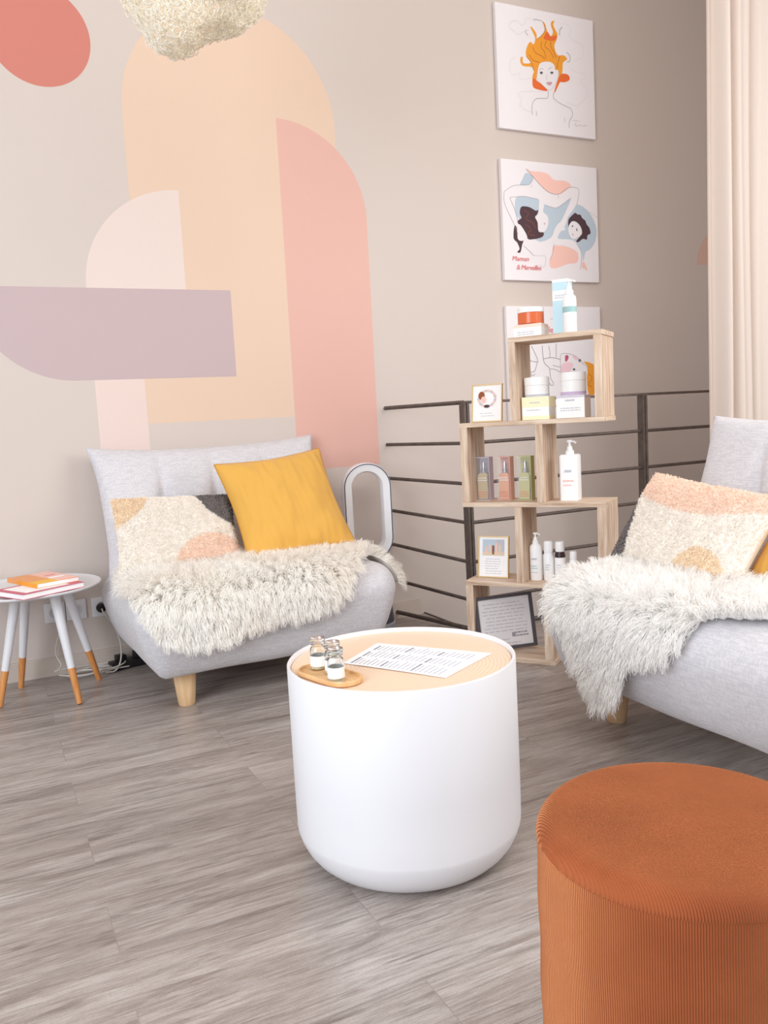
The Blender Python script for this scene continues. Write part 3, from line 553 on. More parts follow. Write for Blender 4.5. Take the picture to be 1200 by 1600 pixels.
tag(tr_.build('oval_tray', M_tray, loc=(.606, 1.562, ZP+.0003), rz=tr_ang, smooth='auto'), 'small oval wooden tray near the left rim of the white table', 'tray')
M_glass = mat('clear_glass', (250, 252, 252), .02, trans=1.0, ior=1.45)
M_amberoil = mat('pale_oil', (246, 230, 190), .2)
M_paper = mat('white_paper', (250, 249, 250), .8)
M_cap = mat('white_plastic', (246, 246, 246), .35)
for lb, x, y in (('clear glass vial standing farthest back on the oval tray', .604, 1.617), ('clear glass vial in the middle of the oval tray, partly hidden', .618, 1.570), ('clear glass vial at the near end of the oval tray', .603, 1.518)):
    v = thing('glass_vial', lb, 'bottle', (x, y, ZP+.0066), group='vials on the oval tray')
    MB().lathe([(.001, 0), (.0155, 0), (.017, .002), (.017, .040), (.015, .046), (.012, .049), (.012, .053), (.0155, .054), (.0155, .066), (.0135, .066), (.0105, .052), (.0135, .046), (.0155, .039), (.0155, .003), (.001, .002)], 28, cap=False).build('bottle', M_glass, v, smooth='auto')
    MB().lathe([(.0152, .0025), (.0152, .018), (.001, .018)], 24).build('oil', M_amberoil, v, smooth='auto')
    MB().lathe([(.0172, .008), (.0172, .030)], 28, cap=False).build('paper_label', M_paper, v, smooth=True)
    MB().lathe([(.0157, .0555), (.0162, .057), (.0162, .0665), (.001, .0668)], 24).build('stopper', M_glass, v, smooth='auto')
# printed sheet
A, B_, C_, D_ = Vector((.668, 1.640)), Vector((.800, 1.742)), Vector((.968, 1.512)), Vector((.798, 1.420))
def sheet_pt(u, v): p = (A*(1-u)+D_*u)*(1-v)+(B_*(1-u)+C_*u)*v; return p
sh_o = Vector((.81, 1.58))
sp = thing('printed_sheet', 'white sheet of dense grey text lying on the table top', 'paper', (sh_o.x, sh_o.y, ZP))
def lift(u, v): return .0012+.003*math.sin(u*3.1)*math.sin(v*2.6+.4)+.004*(max(0, u-.7)/.3)**2*0
nu = 16; vv = []; ff = []
for s in (0, 1):
    for j in range(nu+1):
        for i in range(nu+1): u, w_ = i/nu, j/nu; p = sheet_pt(u, w_)-sh_o; vv.append((p.x, p.y, lift(u, w_)-s*.0005))
o_ = (nu+1)**2
for j in range(nu):
    for i in range(nu): a = j*(nu+1)+i; ff += [(a, a+1, a+nu+2, a+nu+1), (o_+a, o_+a+nu+1, o_+a+nu+2, o_+a+1)]
MB().add(vv, ff).build('sheet', M_paper, sp, smooth=True)
M_ink = mat('grey_ink', (176, 177, 194), .8); M_inkd = mat('dark_ink', (146, 146, 164), .8)
ink = MB(); rnd = random.Random(4)
for c in range(3):
    for row in range(21):
        v0 = .06+row*.042; u = .05+c*.31; end = u+.25-rnd.random()*.1
        head = row % 7 == 0
        while u < end:
            wl = .012+rnd.random()*.035; hh = .020 if head else .011
            q = [sheet_pt(a, b) - sh_o for a, b in ((v0, u), (v0+hh, u), (v0+hh, u+wl), (v0, u+wl))]
            q = [(p.x, p.y, lift(a, b)+.0003) for p, (a, b) in zip(q, ((v0, u), (v0+hh, u), (v0+hh, u+wl), (v0, u+wl)))]
            ink.add(q, [(0, 1, 2, 3)], 1 if head else 0); u += wl+.006
ink.build('printed_text', [M_ink, M_inkd], sp)

# ------------------------------------------------------------------ corduroy pouf
def corduroy():
    M = bpy.data.materials.new('rust_corduroy'); M.use_nodes = True; N = M.node_tree.nodes; L = M.node_tree.links
    B = N['Principled BSDF']; B.inputs['Roughness'].default_value = .8; B.inputs['Specular IOR Level'].default_value = .15; B.inputs['Sheen Weight'].default_value = 1.0; B.inputs['Sheen Roughness'].default_value = .35; B.inputs['Sheen Tint'].default_value = S((255, 176, 120))
    at = N.new('ShaderNodeAttribute'); at.attribute_name = 'rib'
    n = N.new('ShaderNodeMath'); n.operation = 'SINE'; m1 = N.new('ShaderNodeMath'); m1.operation = 'MULTIPLY'; m1.inputs[1].default_value = 2*math.pi; L.new(at.outputs['Fac'], m1.inputs[0]); L.new(m1.outputs[0], n.inputs[0])
    b = N.new('ShaderNodeBump'); b.inputs['Strength'].default_value = .8; b.inputs['Distance'].default_value = .0012; L.new(n.outputs[0], b.inputs['Height']); L.new(b.outputs[0], B.inputs['Normal'])
    tc = N.new('ShaderNodeTexCoord'); nz = N.new('ShaderNodeTexNoise'); nz.inputs['Scale'].default_value = 9; nz.inputs['Detail'].default_value = 4; L.new(tc.outputs['Object'], nz.inputs[0])
    r = N.new('ShaderNodeValToRGB'); r.color_ramp.elements[0].position = .3; r.color_ramp.elements[0].color = S((156, 80, 47)); r.color_ramp.elements[1].position = .7; r.color_ramp.elements[1].color = S((178, 96, 57)); L.new(nz.outputs[0], r.inputs[0])
    mu = N.new('ShaderNodeMixRGB'); mu.blend_type = 'MULTIPLY'; mu.inputs[0].default_value = .22; L.new(r.outputs[0], mu.inputs[1]); r2 = N.new('ShaderNodeValToRGB'); r2.color_ramp.elements[0].color = (.55, .5, .5, 1)
    h = N.new('ShaderNodeMath'); h.operation = 'MULTIPLY_ADD'; h.inputs[1].default_value = .5; h.inputs[2].default_value = .5; L.new(n.outputs[0], h.inputs[0]); L.new(h.outputs[0], r2.inputs[0]); L.new(r2.outputs[0], mu.inputs[2]); L.new(mu.outputs[0], B.inputs['Base Color'])
    return M
M_cord = corduroy()
def add_rib(o, fn):
    a = o.data.attributes.new('rib', 'FLOAT', 'POINT')
    a.data.foreach_set('value', [fn(v.co) for v in o.data.vertices])
PX, PY, PR, PZ = .779, .772, .191, .42
t = thing('corduroy_pouf', 'round rust-orange corduroy pouf at the lower right corner', 'pouf', (PX, PY, 0))
n = 256
side = MB(); prof = [(PR-.012, .004), (PR-.004, .012), (PR, .03)]+[(PR+.001*math.sin(k*1.3), .03+k*(PZ-.065)/14) for k in range(1, 15)]+[(PR-.0008, PZ-.028)]
v = []; f = []
for r_, z in prof:
    for k in range(n+1): a = 2*math.pi*k/n; v.append((r_*math.cos(a), r_*math.sin(a), z))
for i in range(len(prof)-1):
    for k in range(n): f.append((i*(n+1)+k, i*(n+1)+k+1, (i+1)*(n+1)+k+1, (i+1)*(n+1)+k))
so = MB().add(v, f).build('side_cover', M_cord, t, smooth=True)
ra = so.data.attributes.new('rib', 'FLOAT', 'POINT'); ra.data.foreach_set('value', [400*(i % (n+1))/n for i in range(len(v))])
v = []; f = []; rs = [0.0005]+[(PR-.032)*k/18 for k in range(1, 19)]
tp = [(r_, PZ+.004*(1-(r_/PR)**2)) for r_ in rs]+[(PR-.0275*(1-math.sin(math.radians(a))), PZ+.0005-.0275*(1-math.cos(math.radians(a)))) for a in range(8, 90, 9)]+[(PR-.0006, PZ-.028)]
for r_, z in tp:
    for k in range(n): a = 2*math.pi*k/n; v.append((r_*math.cos(a), r_*math.sin(a), z))
for i in range(len(tp)-1):
    for k in range(n): k2 = (k+1) % n; f.append((i*n+k, (i+1)*n+k, (i+1)*n+k2, i*n+k2))
top = MB().add(v, f).build('top_cover', M_cord, t, smooth=True)
add_rib(top, lambda c: (c.x*math.cos(math.radians(-12))+c.y*math.sin(math.radians(-12)))/.003)
MB().lathe([(PR-.03, 0), (PR-.012, .0), (PR-.012, .006)], 64).build('base', mat('black_felt', (40, 36, 36), .9), t)

# ------------------------------------------------------------------ zigzag shelf (local x along the boards, y into depth)
def wood_mat(name, c1, c2, c3):
    M = bpy.data.materials.new(name); M.use_nodes = True; N = M.node_tree.nodes; L = M.node_tree.links; B = N['Principled BSDF']; B.inputs['Roughness'].default_value = .6; B.inputs['Specular IOR Level'].default_value = .25
    at = N.new('ShaderNodeAttribute'); at.attribute_name = 'grain'
    n = N.new('ShaderNodeTexNoise'); n.inputs['Scale'].default_value = 1; n.inputs['Detail'].default_value = 6; n.inputs['Roughness'].default_value = .6; n.inputs['Distortion'].default_value = .4; L.new(at.outputs['Vector'], n.inputs['Vector'])
    r = N.new('ShaderNodeValToRGB'); e = r.color_ramp.elements; e[0].position = .32; e[0].color = S(c1); e[1].position = .68; e[1].color = S(c3); k = e.new(.5); k.color = S(c2)
    L.new(n.outputs[0], r.inputs[0]); L.new(r.outputs[0], B.inputs['Base Color'])
    return M
M_shelf = wood_mat('mango_wood', (182, 152, 130), (214, 190, 168), (232, 214, 194))
def board(name, x0, x1, z0, z1, parent, seed, d0=0, d1=.18):
    o = MB().box(x0, x1, d0, d1, z0, z1, bev=.0015).build(name, M_shelf, parent)
    horiz = (x1-x0) > (z1-z0); a = o.data.attributes.new('grain', 'FLOAT_VECTOR', 'POINT'); out = []
    for v in o.data.vertices:
        x, y, z = v.co
        out += ([x*5, y*60, z*60+seed*9] if horiz else [x*60+seed*5, y*60, z*5])
    a.data.foreach_set('vector', out); return o
SO = (1.842, 2.5305, 0); SR = math.radians(-53.93)
sh = thing('zigzag_shelf', 'tall open zigzag shelf of pale wood full of small bottles', 'shelf', SO, SR)
T_ = .017
for nm, *a in (('board', -.298, .052, 0, T_+.003), ('board', -.298, .256, .294, .312), ('board', -.298, .256, .600, .618), ('board', -.298, .256, .905, .922), ('board', -.090, .256, 1.208, 1.226),
               ('upright', -.298, -.268, .020, .294), ('upright', .012, .046, .020, .294), ('upright', -.088, -.060, .312, .600), ('upright', .222, .256, .312, .600),
               ('upright', -.296, -.266, .618, .905), ('upright', .002, .030, .618, .905), ('upright', -.090, -.064, .922, 1.208), ('upright', .224, .252, .922, 1.208)):
    board(nm, *a, sh, random.random()*7)
SM = Matrix.Translation(SO) @ Matrix.Rotation(SR, 4, 'Z')
def on_shelf(x, y, z): return SM @ Vector((x, y, z))
def sthing(name, label, cat, x, y, z, rz=0, group=None):
    return thing(name, label, cat, on_shelf(x, y, z+.0004), SR+rz, group)
M_gold = mat('brushed_gold', (206, 176, 124), .4, metal=.7)
M_lbl = mat('printed_label_grey', (196, 197, 206), .8)
M_teal = mat('teal_label', (160, 196, 196), .6)
M_dark = mat('dark_brown_plastic', (64, 48, 50), .3)
def lines(mb, x0, x1, z0, y, rows, step, h, mi=0, seed=0, fill=.8):
    rn = random.Random(seed)
    for i in range(rows):
        x = x0+rn.random()*.1*(x1-x0); e = x1-rn.random()*(1-fill)*(x1-x0)
        while x < e:
            w = (x1-x0)*(.06+rn.random()*.16); w = min(w, e-x+.001); mb.add([(x, y, z0-i*step), (x+w, y, z0-i*step), (x+w, y, z0-i*step+h), (x, y, z0-i*step+h)], [(0, 1, 2, 3)], mi); x += w+(x1-x0)*.03
def gold_frame(label, x, y, z, w, h, art, rz=0):
    t = sthing('photo_frame', label, 'picture frame', x, y, z, rz, 'gold photo frames'); lean = Matrix.Rotation(math.radians(-8), 4, 'X')
    MB().box(-w/2, -w/2+.004, -.004, .006, 0, h, M=lean).box(w/2-.004, w/2, -.004, .006, 0, h, M=lean).box(-w/2+.004, w/2-.004, -.004, .006, 0, .004, M=lean).box(-w/2+.004, w/2-.004, -.004, .006, h-.004, h, M=lean).build('frame', M_gold, t)
    MB().box(-w/2+.004, w/2-.004, -.001, .002, .004, h-.004, M=lean).build('card', M_paper, t)
    MB().tube([(0, .012+.02*0, h*.6), (0, .05, .003)], .002, n=6).build('prop_leg', M_gold, t)
    p = MB(); art(p, w, h); p.v = [tuple(lean @ Vector(q)) for q in p.v]; p.build('printed_picture', [M_lbl, AM['peach'], AM['brown'], AM['blue'], AM['pinkp'], AM['dark'], M_shelf_beige], t); return t
M_shelf_beige = mat('print_beige', (226, 208, 184), .8)
def blob(mb, cx, cz, rx, rz_, y, mi, n=18, a0=0, a1=360):
    v = [(cx, y, cz)]+[(cx+rx*math.cos(math.radians(a0+(a1-a0)*k/n)), y, cz+rz_*math.sin(math.radians(a0+(a1-a0)*k/n))) for k in range(n+1)]
    mb.add(v, [(0, k, k+1) for k in range(1, n+1)], mi)
def art_wreath(p, w, h):
    cz = h*.62; y = -.0016
    for k in range(26):
        a = math.radians(k*360/26); blob(p, .034*math.cos(a), cz+.030*math.sin(a), .006, .005, y-.00002*k, [4, 0, 6][k % 3], 8)
    blob(p, -.022, cz+.012, .013, .016, y-.001, 2); blob(p, -.014, cz-.004, .010, .013, y-.0012, 1); blob(p, 0, cz-.030, .012, .006, y-.0014, 5); lines(p, -.03, .03, h*.22, y, 2, .010, .002, 0, 1)
def art_bottles(p, w, h):
    y = -.0016; x0, x1 = -w*.36, w*.36
    def q(a, b, c, d, mi, e): p.add([(a, y-e, c), (b, y-e, c), (b, y-e, d), (a, y-e, d)], [(0, 1, 2, 3)], mi)
    q(x0, x1, h*.53, h*.92, 3, 0); q(x0+.055, x1, h*.55, h*.92, 0, .0002); q(x0, x1, h*.53, h*.62, 6, .0003)
    for k, hh in enumerate((.03, .04, .035, .045, .038)): q(x0+.012+k*.014, x0+.021+k*.014, h*.56, h*.56+hh, [1, 6, 2, 1, 6][k], .0004+.0001*k)
    lines(p, -.036, .036, h*.44, y, 7, .0095, .0022, 0, 5)
gold_frame('gold frame with a small wreath picture, on the upper left board of the shelf', -.216, .085, .922, .124, .146, art_wreath)
gold_frame('gold frame with a picture of bottles above text, left on the second lowest board', -.211, .075, .312, .126, .163, art_bottles)
# dark leaning frame at the bottom
t = sthing('leaning_frame', 'dark frame holding a printed notice, leaning in the lowest compartment', 'picture frame', -.158, .074, .0205, math.radians(36))
ln = Matrix.Rotation(math.radians(-2.5), 4, 'Y') @ Matrix.Rotation(math.radians(-9), 4, 'X')
w, h = .236, .215; zo = .0075
M_frame = mat('anthracite_frame', (84, 80, 84), .45)
def M4(mb): mb.v = [tuple((Matrix.Translation((0, 0, zo)) @ ln) @ Vector(q)) for q in mb.v]; return mb
M4(MB().box(-w/2, -w/2+.014, -.006, .008, 0, h).box(w/2-.014, w/2, -.006, .008, 0, h).box(-w/2+.014, w/2-.014, -.006, .008, 0, .012).box(-w/2+.014, w/2-.014, -.006, .008, h-.012, h)).build('frame', M_frame, t)
M4(MB().box(-w/2+.012, w/2-.012, .0, .004, .01, h-.01)).build('notice', mat('notice_paper', (226, 222, 224), .6), t)
nt = MB(); lines(nt, -.09, .09, .180, -.0008, 9, .0135, .0028, 0, 8, .85); lines(nt, .02, .09, .058, -.0008, 2, .012, .006, 1, 3); blob(nt, .028, .055, .008, .008, -.001, 1); lines(nt, -.07, .06, .022, -.0008, 2, .01, .0035, 0, 9)
nt.add([(-.02, -.0008, .038), (.01, -.0008, .038), (.01, -.0008, .0395), (-.02, -.0008, .0395)], [(0, 1, 2, 3)], 1)
M4(nt).build('printed_text', [AM['line'], AM['grey']], t)

def carton(name, label, x0, x1, z0, z1, y0, dep, bands, group=None, side=None, cat='box', text=None, rz=0):
    """bands: list of (fraction height from, to, material)"""
    w = x1-x0; h = z1-z0; t = sthing(name, label, cat, (x0+x1)/2, y0, z0, rz, group)
    ms = [M_cap if side is None else side]+[b[2] for b in bands]+[M_lbl]
    mb = MB().box(-w/2, w/2, 0, dep, 0, h, bev=.001)
    body = mb.build('carton', ms[:1], t)
    p = MB()
    for i, (a, b, mm) in enumerate(bands): p.box(-w/2+.0008, w/2-.0008, -.0005, .0, a*h, b*h, mi=i+1).box(w/2, w/2+.0005, .0008, dep-.0008, a*h, b*h, mi=i+1)
    for (u0, u1, zf, rows, hh) in (text or []): lines(p, -w/2+u0*w, -w/2+u1*w, zf*h, -.0008, rows, .008, hh, len(ms)-1, int(zf*100))
    p.build('printed_label', ms, t); return t
mk = lambda n_, c, r=.5: mat(n_, c, r)
M_yb = mk('pale_yellow_card', (250, 242, 205)); M_pu = mk('lilac_print', (206, 180, 214)); M_pe = mk('pale_peach_card', (248, 222, 206)); M_lb = mk('pale_blue_card', (196, 226, 238)); M_or = mat('amber_jar_glass', (222, 112, 66), .25, spec=.5)
M_pk = mk('salmon_card', (244, 190, 178)); M_gr = mk('lime_card', (212, 214, 150)); M_lil = mk('lilac_card', (214, 206, 222))
def jar(label, x, y, z, r, h, body, lidh, text=None, group=None, band=None):
    t = sthing('cream_jar', label, 'jar', x, y, z, 0, group)
    MB().lathe([(r*.9, 0), (r, .003), (r, h-lidh-.002), (r*.96, h-lidh)], 36).build('body', body, t, smooth='auto')
    MB().lathe([(r*1.0, h-lidh), (r*1.02, h-lidh+.001), (r*1.02, h-.002), (r*.99, h)], 36).build('lid', M_cap, t, smooth='auto')
    if band:
        q = MB(); v = []; f = []; zz = band[0]*h; z2 = band[1]*h
        q.lathe([(r+.0006, zz), (r+.0006, z2)], 36, cap=False); q.build('printed_band', band[2], t, smooth=True)
    return t
# top board
carton('card_box', 'low white carton with a peach top edge under the amber jar, top of the shelf', -.078, .027, 1.226, 1.272, .035, .09, [(.75, 1, M_pe)], 'cartons on the shelf', text=[(.1, .85, .35, 2, .003)])
jar('amber jar with white lid standing on a low carton, top of the shelf', -.024, .078, 1.2725, .048, .060, M_or, .018, group='jars on the shelf')
carton('card_box', 'tall pale blue carton behind the white pump bottle, top of the shelf', .058, .118, 1.226, 1.425, .085, .05, [(.0, .62, M_lb), (.8, .95, M_lb)], 'cartons on the shelf', text=[(.1, .8, .7, 2, .004)])
# inside the top box
carton('card_box', 'white and yellow carton under a white tub, left in the top compartment', -.060, .044, .922, 1.006, .045, .085, [(.0, .16, M_yb), (.55, 1, M_yb)], 'cartons on the shelf', text=[(.15, .8, .4, 1, .003), (.3, .7, .72, 1, .004)])
carton('card_box', 'white carton under a purple-striped tub, right in the top compartment', .072, .176, .922, 1.003, .045, .09, [(.9, 1, M_lil)], 'cartons on the shelf', text=[(.1, .85, .42, 2, .003), (.3, .7, .75, 1, .006)])
jar('white tub standing on the yellow carton in the top compartment', -.014, .092, 1.0062, .046, .072, M_cap, .03, group='jars on the shelf', band=(.05, .12, M_lbl))
jar('white tub with a purple stripe, right in the top compartment', .124, .092, 1.0032, .046, .084, M_cap, .03, group='jars on the shelf', band=(.04, .16, M_pu))
def pump_head(mb, z, s=1.0, dirx=1):
    mb.lathe([(.016*s, z), (.016*s, z+.012*s), (.011*s, z+.016*s), (.0085*s, z+.03*s), (.0045*s, z+.032*s), (.0045*s, z+.043*s), (.010*s, z+.044*s), (.011*s, z+.050*s), (.009*s, z+.053*s)], 20)
    mb.tube([(0, 0, z+.047*s), (dirx*.018*s, -.008*s, z+.047*s), (dirx*.027*s, -.012*s, z+.042*s)], .0035*s, n=8)
def lotion(label, x, y, z, r, h, headz, square=False, txt=(), group=None, s=1.0, band=None, dirx=1, name='pump_bottle'):
    t = sthing(name, label, 'bottle', x, y, z, 0, group)
    if square:
        mb = MB(); prism(mb, [(sq(r, .009), 0), (sq(r, .01), .004), (sq(r, .01), headz-.006), (sq(r-.004, .008), headz)]); mb.build('bottle', M_cap, t, smooth='auto')
    else: MB().lathe([(r*.92, 0), (r, .004), (r, headz-.02), (r*.92, headz-.009), (r*.6, headz-.002), (r*.5, headz)], 32).build('bottle', M_cap, t, smooth='auto')
    pm = MB(); pump_head(pm, headz, s, dirx); pm.build('pump', M_cap, t, smooth='auto')
    p = MB()
    for zf, rows, hh, mi, wf in txt: lines(p, -r*wf, r*wf, zf, -(r if square else r)-.0008, rows, .009, hh, mi, int(zf*1000))
    if txt: p.build('printed_label', [M_lbl, AM['peach'], M_teal, AM['hair_deep']], t)
    if band: MB().lathe([(r+.0006, band[0]), (r+.0006, band[1])], 32, cap=False).build('label_band', band[2], t, smooth=True)
    return t
def sq(r, c, n=4):
    out = []
    for i, (sx, sy) in enumerate(((1, 1), (-1, 1), (-1, -1), (1, -1))):
        for k in range(n+1): a = math.radians(90*i+90*k/n); out.append((sx*(r-c)+c*math.cos(a), sy*(r-c)+c*math.sin(a)))
    return out
lotion('slim white bottle with a teal band, in front of the blue carton', .130, .050, 1.226, .0245, .19, .137, band=(.072, .092, M_teal), group='white bottles on the shelf', s=.95)
lotion('large square white pump bottle alone on the middle board', .106, .085, .618, .0335, .222, .170, square=True, txt=((.105, 1, .009, 0, .45), (.07, 1, .007, 1, .7), (.055, 1, .005, 1, .6)), group='white bottles on the shelf')
# three boxed sprays: clear sleeve box with a bottle inside
M_liq = [mat('amber_liquid', (206, 184, 140), .15), mat('orange_liquid', (246, 180, 140), .15), mat('olive_liquid', (216, 212, 150), .15)]
M_clear = mat('clear_plastic', (250, 250, 250), .05, trans=.9, ior=1.1)
M_silver = mat('silver_cap', (205, 208, 214), .2, metal=.8)
for i, (xa, xb, cc, lb) in enumerate(((-.272, -.208, M_lil, 'boxed spray with brown liquid and lilac card, left of the three on the middle board'), (-.183, -.123, M_pk, 'boxed spray with orange liquid and pink card, centre of the three on the middle board'),
                                     (-.102, -.040, M_gr, 'boxed spray with olive liquid and green card, right of the three on the middle board'))):
    w = xb-xa-.006; h = .168; t = sthing('boxed_spray', lb, 'bottle', (xa+xb)/2, .075, .618, 0, 'boxed sprays on the shelf')
    MB().box(-w/2, w/2, .044, .046, 0, h).box(-w/2, w/2, .0008, .044, h-.002, h).box(w/2-.0012, w/2, .0008, .044, .002, h-.002).box(-w/2, w/2, 0, .044, 0, .002).build('card_sleeve', cc, t)
    MB().box(-w/2+.0006, w/2-.0014, -.0002, .0002, .002, h-.002).build('clear_window', M_clear, t)
    b = MB(); M_ = Matrix.Translation((-.001, .022, 0)); prism(b, [([(x*.9, y*.8) for x, y in sq(.0235, .004)], .004), ([(x*.9, y*.8) for x, y in sq(.0235, .004)], .095), ([(x*.6, y*.6) for x, y in sq(.0235, .004)], .105)]); b.v = [tuple(M_ @ Vector(q)) for q in b.v]
    b.build('bottle', M_liq[i], t)
    MB().lathe([(.011, .105), (.011, .120)], 20, M=M_).lathe([(.0075, .1205), (.0075, .145), (.006, .148)], 20, M=M_).build('spray_head', M_silver, t, smooth='auto')
    p = MB(); lines(p, -w*.4, w*.36, .085, .0021, 2, .009, .004, 0, i); lines(p, -w*.4, w*.36, .03, .0021, 3, .008, .003, 1, i+4); p.build('printed_text', [M_cap, AM['hair_deep']], t)
# second lowest board
lotion('white pump bottle, leftmost of the bottles on the second lowest board', -.034, .075, .312, .0238, .182, .140, txt=((.08, 1, .007, 0, .5), (.055, 2, .003, 2, .6), (.03, 1, .003, 0, .6)), group='white bottles on the shelf', s=.8)
def capped(label, x, y, z, r, h, caph, body, ring_=None, txt=True):
    t = sthing('capped_bottle', label, 'bottle', x, y, z, 0, 'white bottles on the shelf')
    MB().lathe([(r*.92, 0), (r, .003), (r, h-caph-.012), (r*.82, h-caph-.002), (r*.8, h-caph)], 28).build('bottle', body, t, smooth='auto')
    MB().lathe([(r*.86, h-caph), (r*.88, h-caph+.002), (r*.88, h-.006), (r*.78, h)], 28).build('cap', M_cap, t, smooth='auto')
    if ring_: MB().lathe([(r+.0007, .004), (r+.0007, h-caph-.022)], 28, cap=False).build('paper_label', M_paper, t, smooth=True)
    p = MB(); lines(p, -r*.5, r*.5, .06, -r-.0012, 3, .009, .003, 0, int(x*1000)); p.build('printed_text', M_lbl, t); return t
capped('white capped bottle between a pump bottle and the dark bottle', .0155, .075, .312, .0195, .151, .045, M_cap)
capped('dark bottle with a white cap and label, second lowest board', .060, .075, .312, .0195, .150, .038, M_dark, True)
capped('small white capped bottle peeping over the sheepskin, second lowest board', .108, .085, .312, .016, .112, .03, M_cap)

# ------------------------------------------------------------------ side table
M_tipw = mat('honey_wood', (204, 134, 76), .45, var=(20, (222, 156, 96), 3, 3, .4))
t = thing('side_table', 'small round white side table on splayed legs with wooden tips, at the left edge', 'side table', (.125, 3.30, 0))
MB().lathe([(.001, .398), (.20, .398), (.235, .402), (.249, .409), (.251, .414), (.247, .416), (.238, .411), (.20, .409), (.001, .409)][::1], 96, cap=False).build('tabletop', M_white, t, smooth='auto')
MB().box(-.12, .12, -.018, .018, .382, .3985, bev=.002).box(-.018, .018, -.12, .12, .381, .398, bev=.002).build('support_cross', mat('brown_ply', (190, 150, 120), .6), t)
for x, y in ((.245, 3.108), (.345, 3.379), (.066, 3.452), (-.013, 3.246)):
    b = Vector((x-.125, y-3.30, .002)); c0 = Vector((.035, .0, 0)); tp_ = c0+Vector((b.x-c0.x, b.y-c0.y, 0))*.48+Vector((0, 0, .392))
    mid = b.lerp(tp_, .32)
    l = MB().tube([mid, tp_], [.0135, .0185], n=20).build('leg', M_white, t, smooth='auto')
    MB().tube([b, mid], [.0100, .0134], n=20).build('leg_tip', M_tipw, l, smooth='auto')
# books
def book(label, cx, cy, z, w, l, th, ang, mats, blocks, txt=None):
    t = thing('paperback_book', label, 'book', (cx, cy, z), ang, group='books on the side table')
    MB().box(-w/2, w/2, -l/2, l/2, 0, .0015).box(-w/2, -w/2+.0015, -l/2, l/2, .0015, th-.0015).box(-w/2, w/2, -l/2, l/2, th-.0015, th).build('cover', mats, t)
    MB().box(-w/2+.0015, w/2-.002, -l/2+.002, l/2-.002, .0015, th-.0015).build('pages', M_paper, t)
    p = MB()
    for q_, (x0, x1, y0, y1, mi) in enumerate(blocks): p.box(-w/2+x0*w, -w/2+x1*w, -l/2+y0*l, -l/2+y1*l, th, th+.0002+.0002*q_, mi=mi)
    p.box(-w/2-.0004, -w/2, -l/2, l/2*.3, .0015, th-.0015, mi=1)
    p.build('cover_print', [AM['peach'], AM['hair'], M_paper, AM['text'], AM['dark'], mk_y], t)
    return t
mk_y = mat('yellow_print', (244, 196, 70), .5); mk_o = mat('orange_cover', (236, 160, 96), .4); mk_r = mat('raspberry_cover', (206, 96, 118), .4)
book('white book with a raspberry cover edge, lower of the two on the side table', .152, 3.150, .4165, .185, .235, .019, math.radians(-62), mk_r, [(.1, .9, .1, .8, 2)])
book('orange and pink paperback lying on top of the white book', .170, 3.235, .436, .155, .235, .016, math.radians(22+0), mk_o, [(.5, 1, 0, 1, 0), (.0, .5, .0, .25, 5), (.55, .9, .3, .4, 2), (.6, .85, .55, .6, 3)])

# ------------------------------------------------------------------ bladeless fan heater
M_fanw = mat('pearl_white_plastic', (240, 241, 245), .3, spec=.5); M_fang = mat('fan_grey', (120, 124, 134), .35, metal=.3); M_fand = mat('fan_mesh', (84, 84, 92), .5, metal=.4); M_line = mat('fan_seam', (70, 78, 100), .4)
t = thing('bladeless_fan', 'white oval bladeless fan standing on a grey base behind the love seat', 'fan', (1.515, 3.335, 0), math.radians(-14))
MB().lathe([(.098, 0), (.102, .006), (.102, .058), (.098, .062)], 64).build('base', mat('fan_silver', (176, 180, 190), .3, metal=.6), t, smooth='auto')
mb = MB().lathe([(.097, .0622), (.090, .15), (.082, .225)], 64); mb.build('perforated_collar', M_fand, t, smooth='auto')
MB().lathe([(.0822, .225), (.078, .27), (.060, .31), (.05, .335)], 64).build('neck', M_fanw, t, smooth='auto')
def vst(hw, hh, n=20):   # upright stadium, centre origin
    s = hh-hw; return [(hw*math.cos(a), s+hw*math.sin(a)) for a in [math.pi*k/n for k in range(n+1)]]+[(hw*math.cos(a), -s+hw*math.sin(a)) for a in [math.pi+math.pi*k/n for k in range(n+1)]]
zc = .556
secs = [(.090, .200, -.055), (.098, .208, -.058), (.1045, .2145, -.052), (.106, .216, -.03), (.104, .214, .02), (.098, .208, .055), (.090, .200, .062), (.080, .190, .058), (.066, .176, .02), (.064, .174, -.03), (.070, .180, -.05), (.090, .200, -.055)]
v = []; f = []; k_ = None
for hw, hh, y in secs: q = vst(hw, hh); k_ = len(q); v += [(a, y, b+zc) for a, b in q]
for i in range(len(secs)-1):
    for k in range(k_): k2 = (k+1) % k_; f.append((i*k_+k, i*k_+k2, (i+1)*k_+k2, (i+1)*k_+k))
MB().add(v, f).build('air_loop', M_fanw, t, smooth='auto')
q = vst(.1005, .2105); MB().tube([(a, -.0575, b+zc) for a, b in q], .0022, n=6, closed=True).build('seam_ring', M_line, t, smooth=True)

